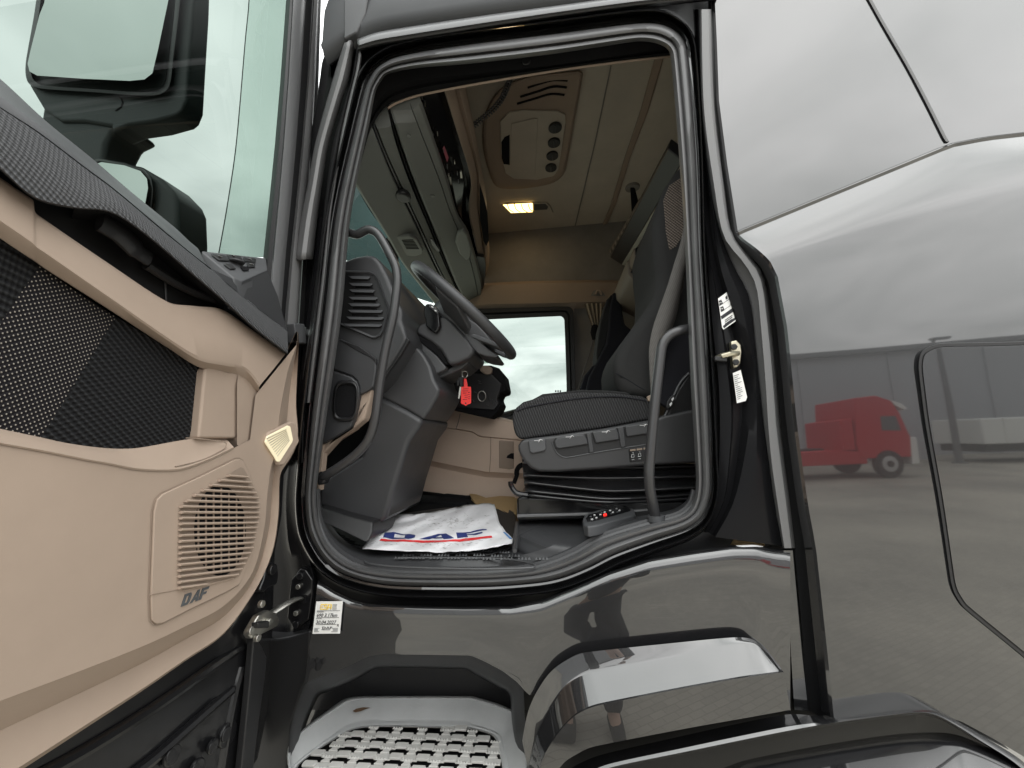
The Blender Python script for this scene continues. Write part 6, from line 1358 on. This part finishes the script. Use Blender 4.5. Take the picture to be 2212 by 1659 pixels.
# ================================================================== the person taking the picture (seen only mirrored in the paint)
M['skin'] = mat('skin', (.55, .36, .27), .5)
M['jacket'] = mat('dark_jacket', (.016, .017, .022), .8, bump=(90, .4, 3, .003))
M['jeans'] = mat('dark_trousers', (.025, .028, .04), .85)
M['hair'] = mat('brown_hair', (.05, .035, .025), .7)
def skin(nm, V, E, R, m, par, lvl=2):
    me = bpy.data.meshes.new(nm); me.from_pydata(V, E, []); me.update()
    o = link(nm, me, m, par)
    sk = o.modifiers.new('skin', 'SKIN'); sk.use_smooth_shade = True
    for i, r in enumerate(R):
        me.skin_vertices[0].data[i].radius = (r, r) if not isinstance(r, tuple) else r
    me.skin_vertices[0].data[0].use_root = True
    s = o.modifiers.new('sub', 'SUBSURF'); s.levels = lvl; s.render_levels = lvl
    return o
PX_, PY_ = .18, -1.84
PE = thing('person', 'person in a dark jacket and dark trousers standing by the cab holding up a phone', 'person', (PX_, PY_, 0))
def P3(x, y, z): return (PX_+x, PY_+y, z)
V = [P3(0,0,1.0), P3(0,-.01,1.22), P3(0,.0,1.42), P3(0,.02,1.53), P3(0,.04,1.62), P3(0,.05,1.72), P3(0,.05,1.80)]
R = [.13,.14,.13,.055,.075,.095,.06]; E = [(i, i+1) for i in range(6)]
for s in (-1, 1):
    b = len(V)
    V += [P3(.18*s,0,1.45), P3(.25*s,.12,1.36), P3(.20*s,.22,1.60), P3(.10*s-.15,.33,1.85)]
    R += [.06,.046,.036,.026]; E += [(2, b), (b, b+1), (b+1, b+2), (b+2, b+3)]
    b = len(V)
    V += [P3(.10*s,0,.93), P3(.11*s,.02,.50), P3(.11*s,-.01,.10), P3(.12*s,.14,.04)]
    R += [.095,.06,.042,.035]; E += [(0, b), (b, b+1), (b+1, b+2), (b+2, b+3)]
skin('body', V, E, R, M['skin'], PE)
V = [P3(0,0,.93), P3(0,-.01,1.22), P3(0,.0,1.42), P3(0,.015,1.52)]; R = [.165,.165,.155,.075]; E = [(0,1),(1,2),(2,3)]
for s in (-1, 1):
    b = len(V); V += [P3(.185*s,0,1.45), P3(.255*s,.12,1.35), P3(.205*s,.22,1.59), P3(.12*s-.13,.31,1.80)]; R += [.085,.068,.056,.046]; E += [(2, b), (b, b+1), (b+1, b+2), (b+2, b+3)]
skin('jacket', V, E, R, M['jacket'], PE)
V = [P3(0,0,.98)]; R = [.15]; E = []
for s in (-1, 1):
    b = len(V); V += [P3(.105*s,0,.90), P3(.115*s,.02,.50), P3(.115*s,-.01,.06)]; R += [.115,.08,.068]; E += [(0, b), (b, b+1), (b+1, b+2)]
skin('trousers', V, E, R, M['jeans'], PE)
skin('hair', [P3(0,.02,1.72), P3(0,.02,1.79), P3(0,.05,1.83)], [(0,1),(1,2)], [.100,.085,.05], M['hair'], PE)
for s in (-1, 1):
    skin('shoe', [P3(.115*s,-.04,.05), P3(.12*s,.08,.045), P3(.125*s,.20,.035)], [(0,1),(1,2)], [.05,.05,.04], M['tyre'], PE)
    hx = PX_+.10*s-.16+.08*0
    for k in range(5):
        if k < 4: pts = [(hx, PY_+.33, 1.86), (hx-.012*s, PY_+.355, 1.875+.020*k-.02), (hx-.030*s, PY_+.370, 1.885+.020*k-.02), (hx-.045*s, PY_+.365, 1.885+.020*k-.02)]
        else: pts = [(hx, PY_+.33, 1.86), (hx-.01*s, PY_+.32, 1.89), (hx-.03*s, PY_+.318, 1.905), (hx-.045*s, PY_+.32, 1.91)]
        skin('finger', pts, [(0,1),(1,2),(2,3)], [.016,.0095,.0085,.007], M['skin'], PE, 1)
    for k in (-1, 1):
        if s == 1: disc('eye', P3(.032*k,.138,1.725), (0, 1, 0), .011, .004, M['ink'], PE, n=10)
skin('nose', [P3(0,.12,1.73), P3(0,.155,1.695)], [(0,1)], [.012,.014], M['skin'], PE, 1)
box('mouth', P3(0,.132,1.66), (.045, .01, .007), M['red'], PE, bevel=.002)
ph = box('phone', (0.02, -1.482, 1.93), (.075, .009, .155), M['gloss_black'], None, bevel=.004)
tag(ph, 'black phone held up in both hands facing the truck', 'phone')
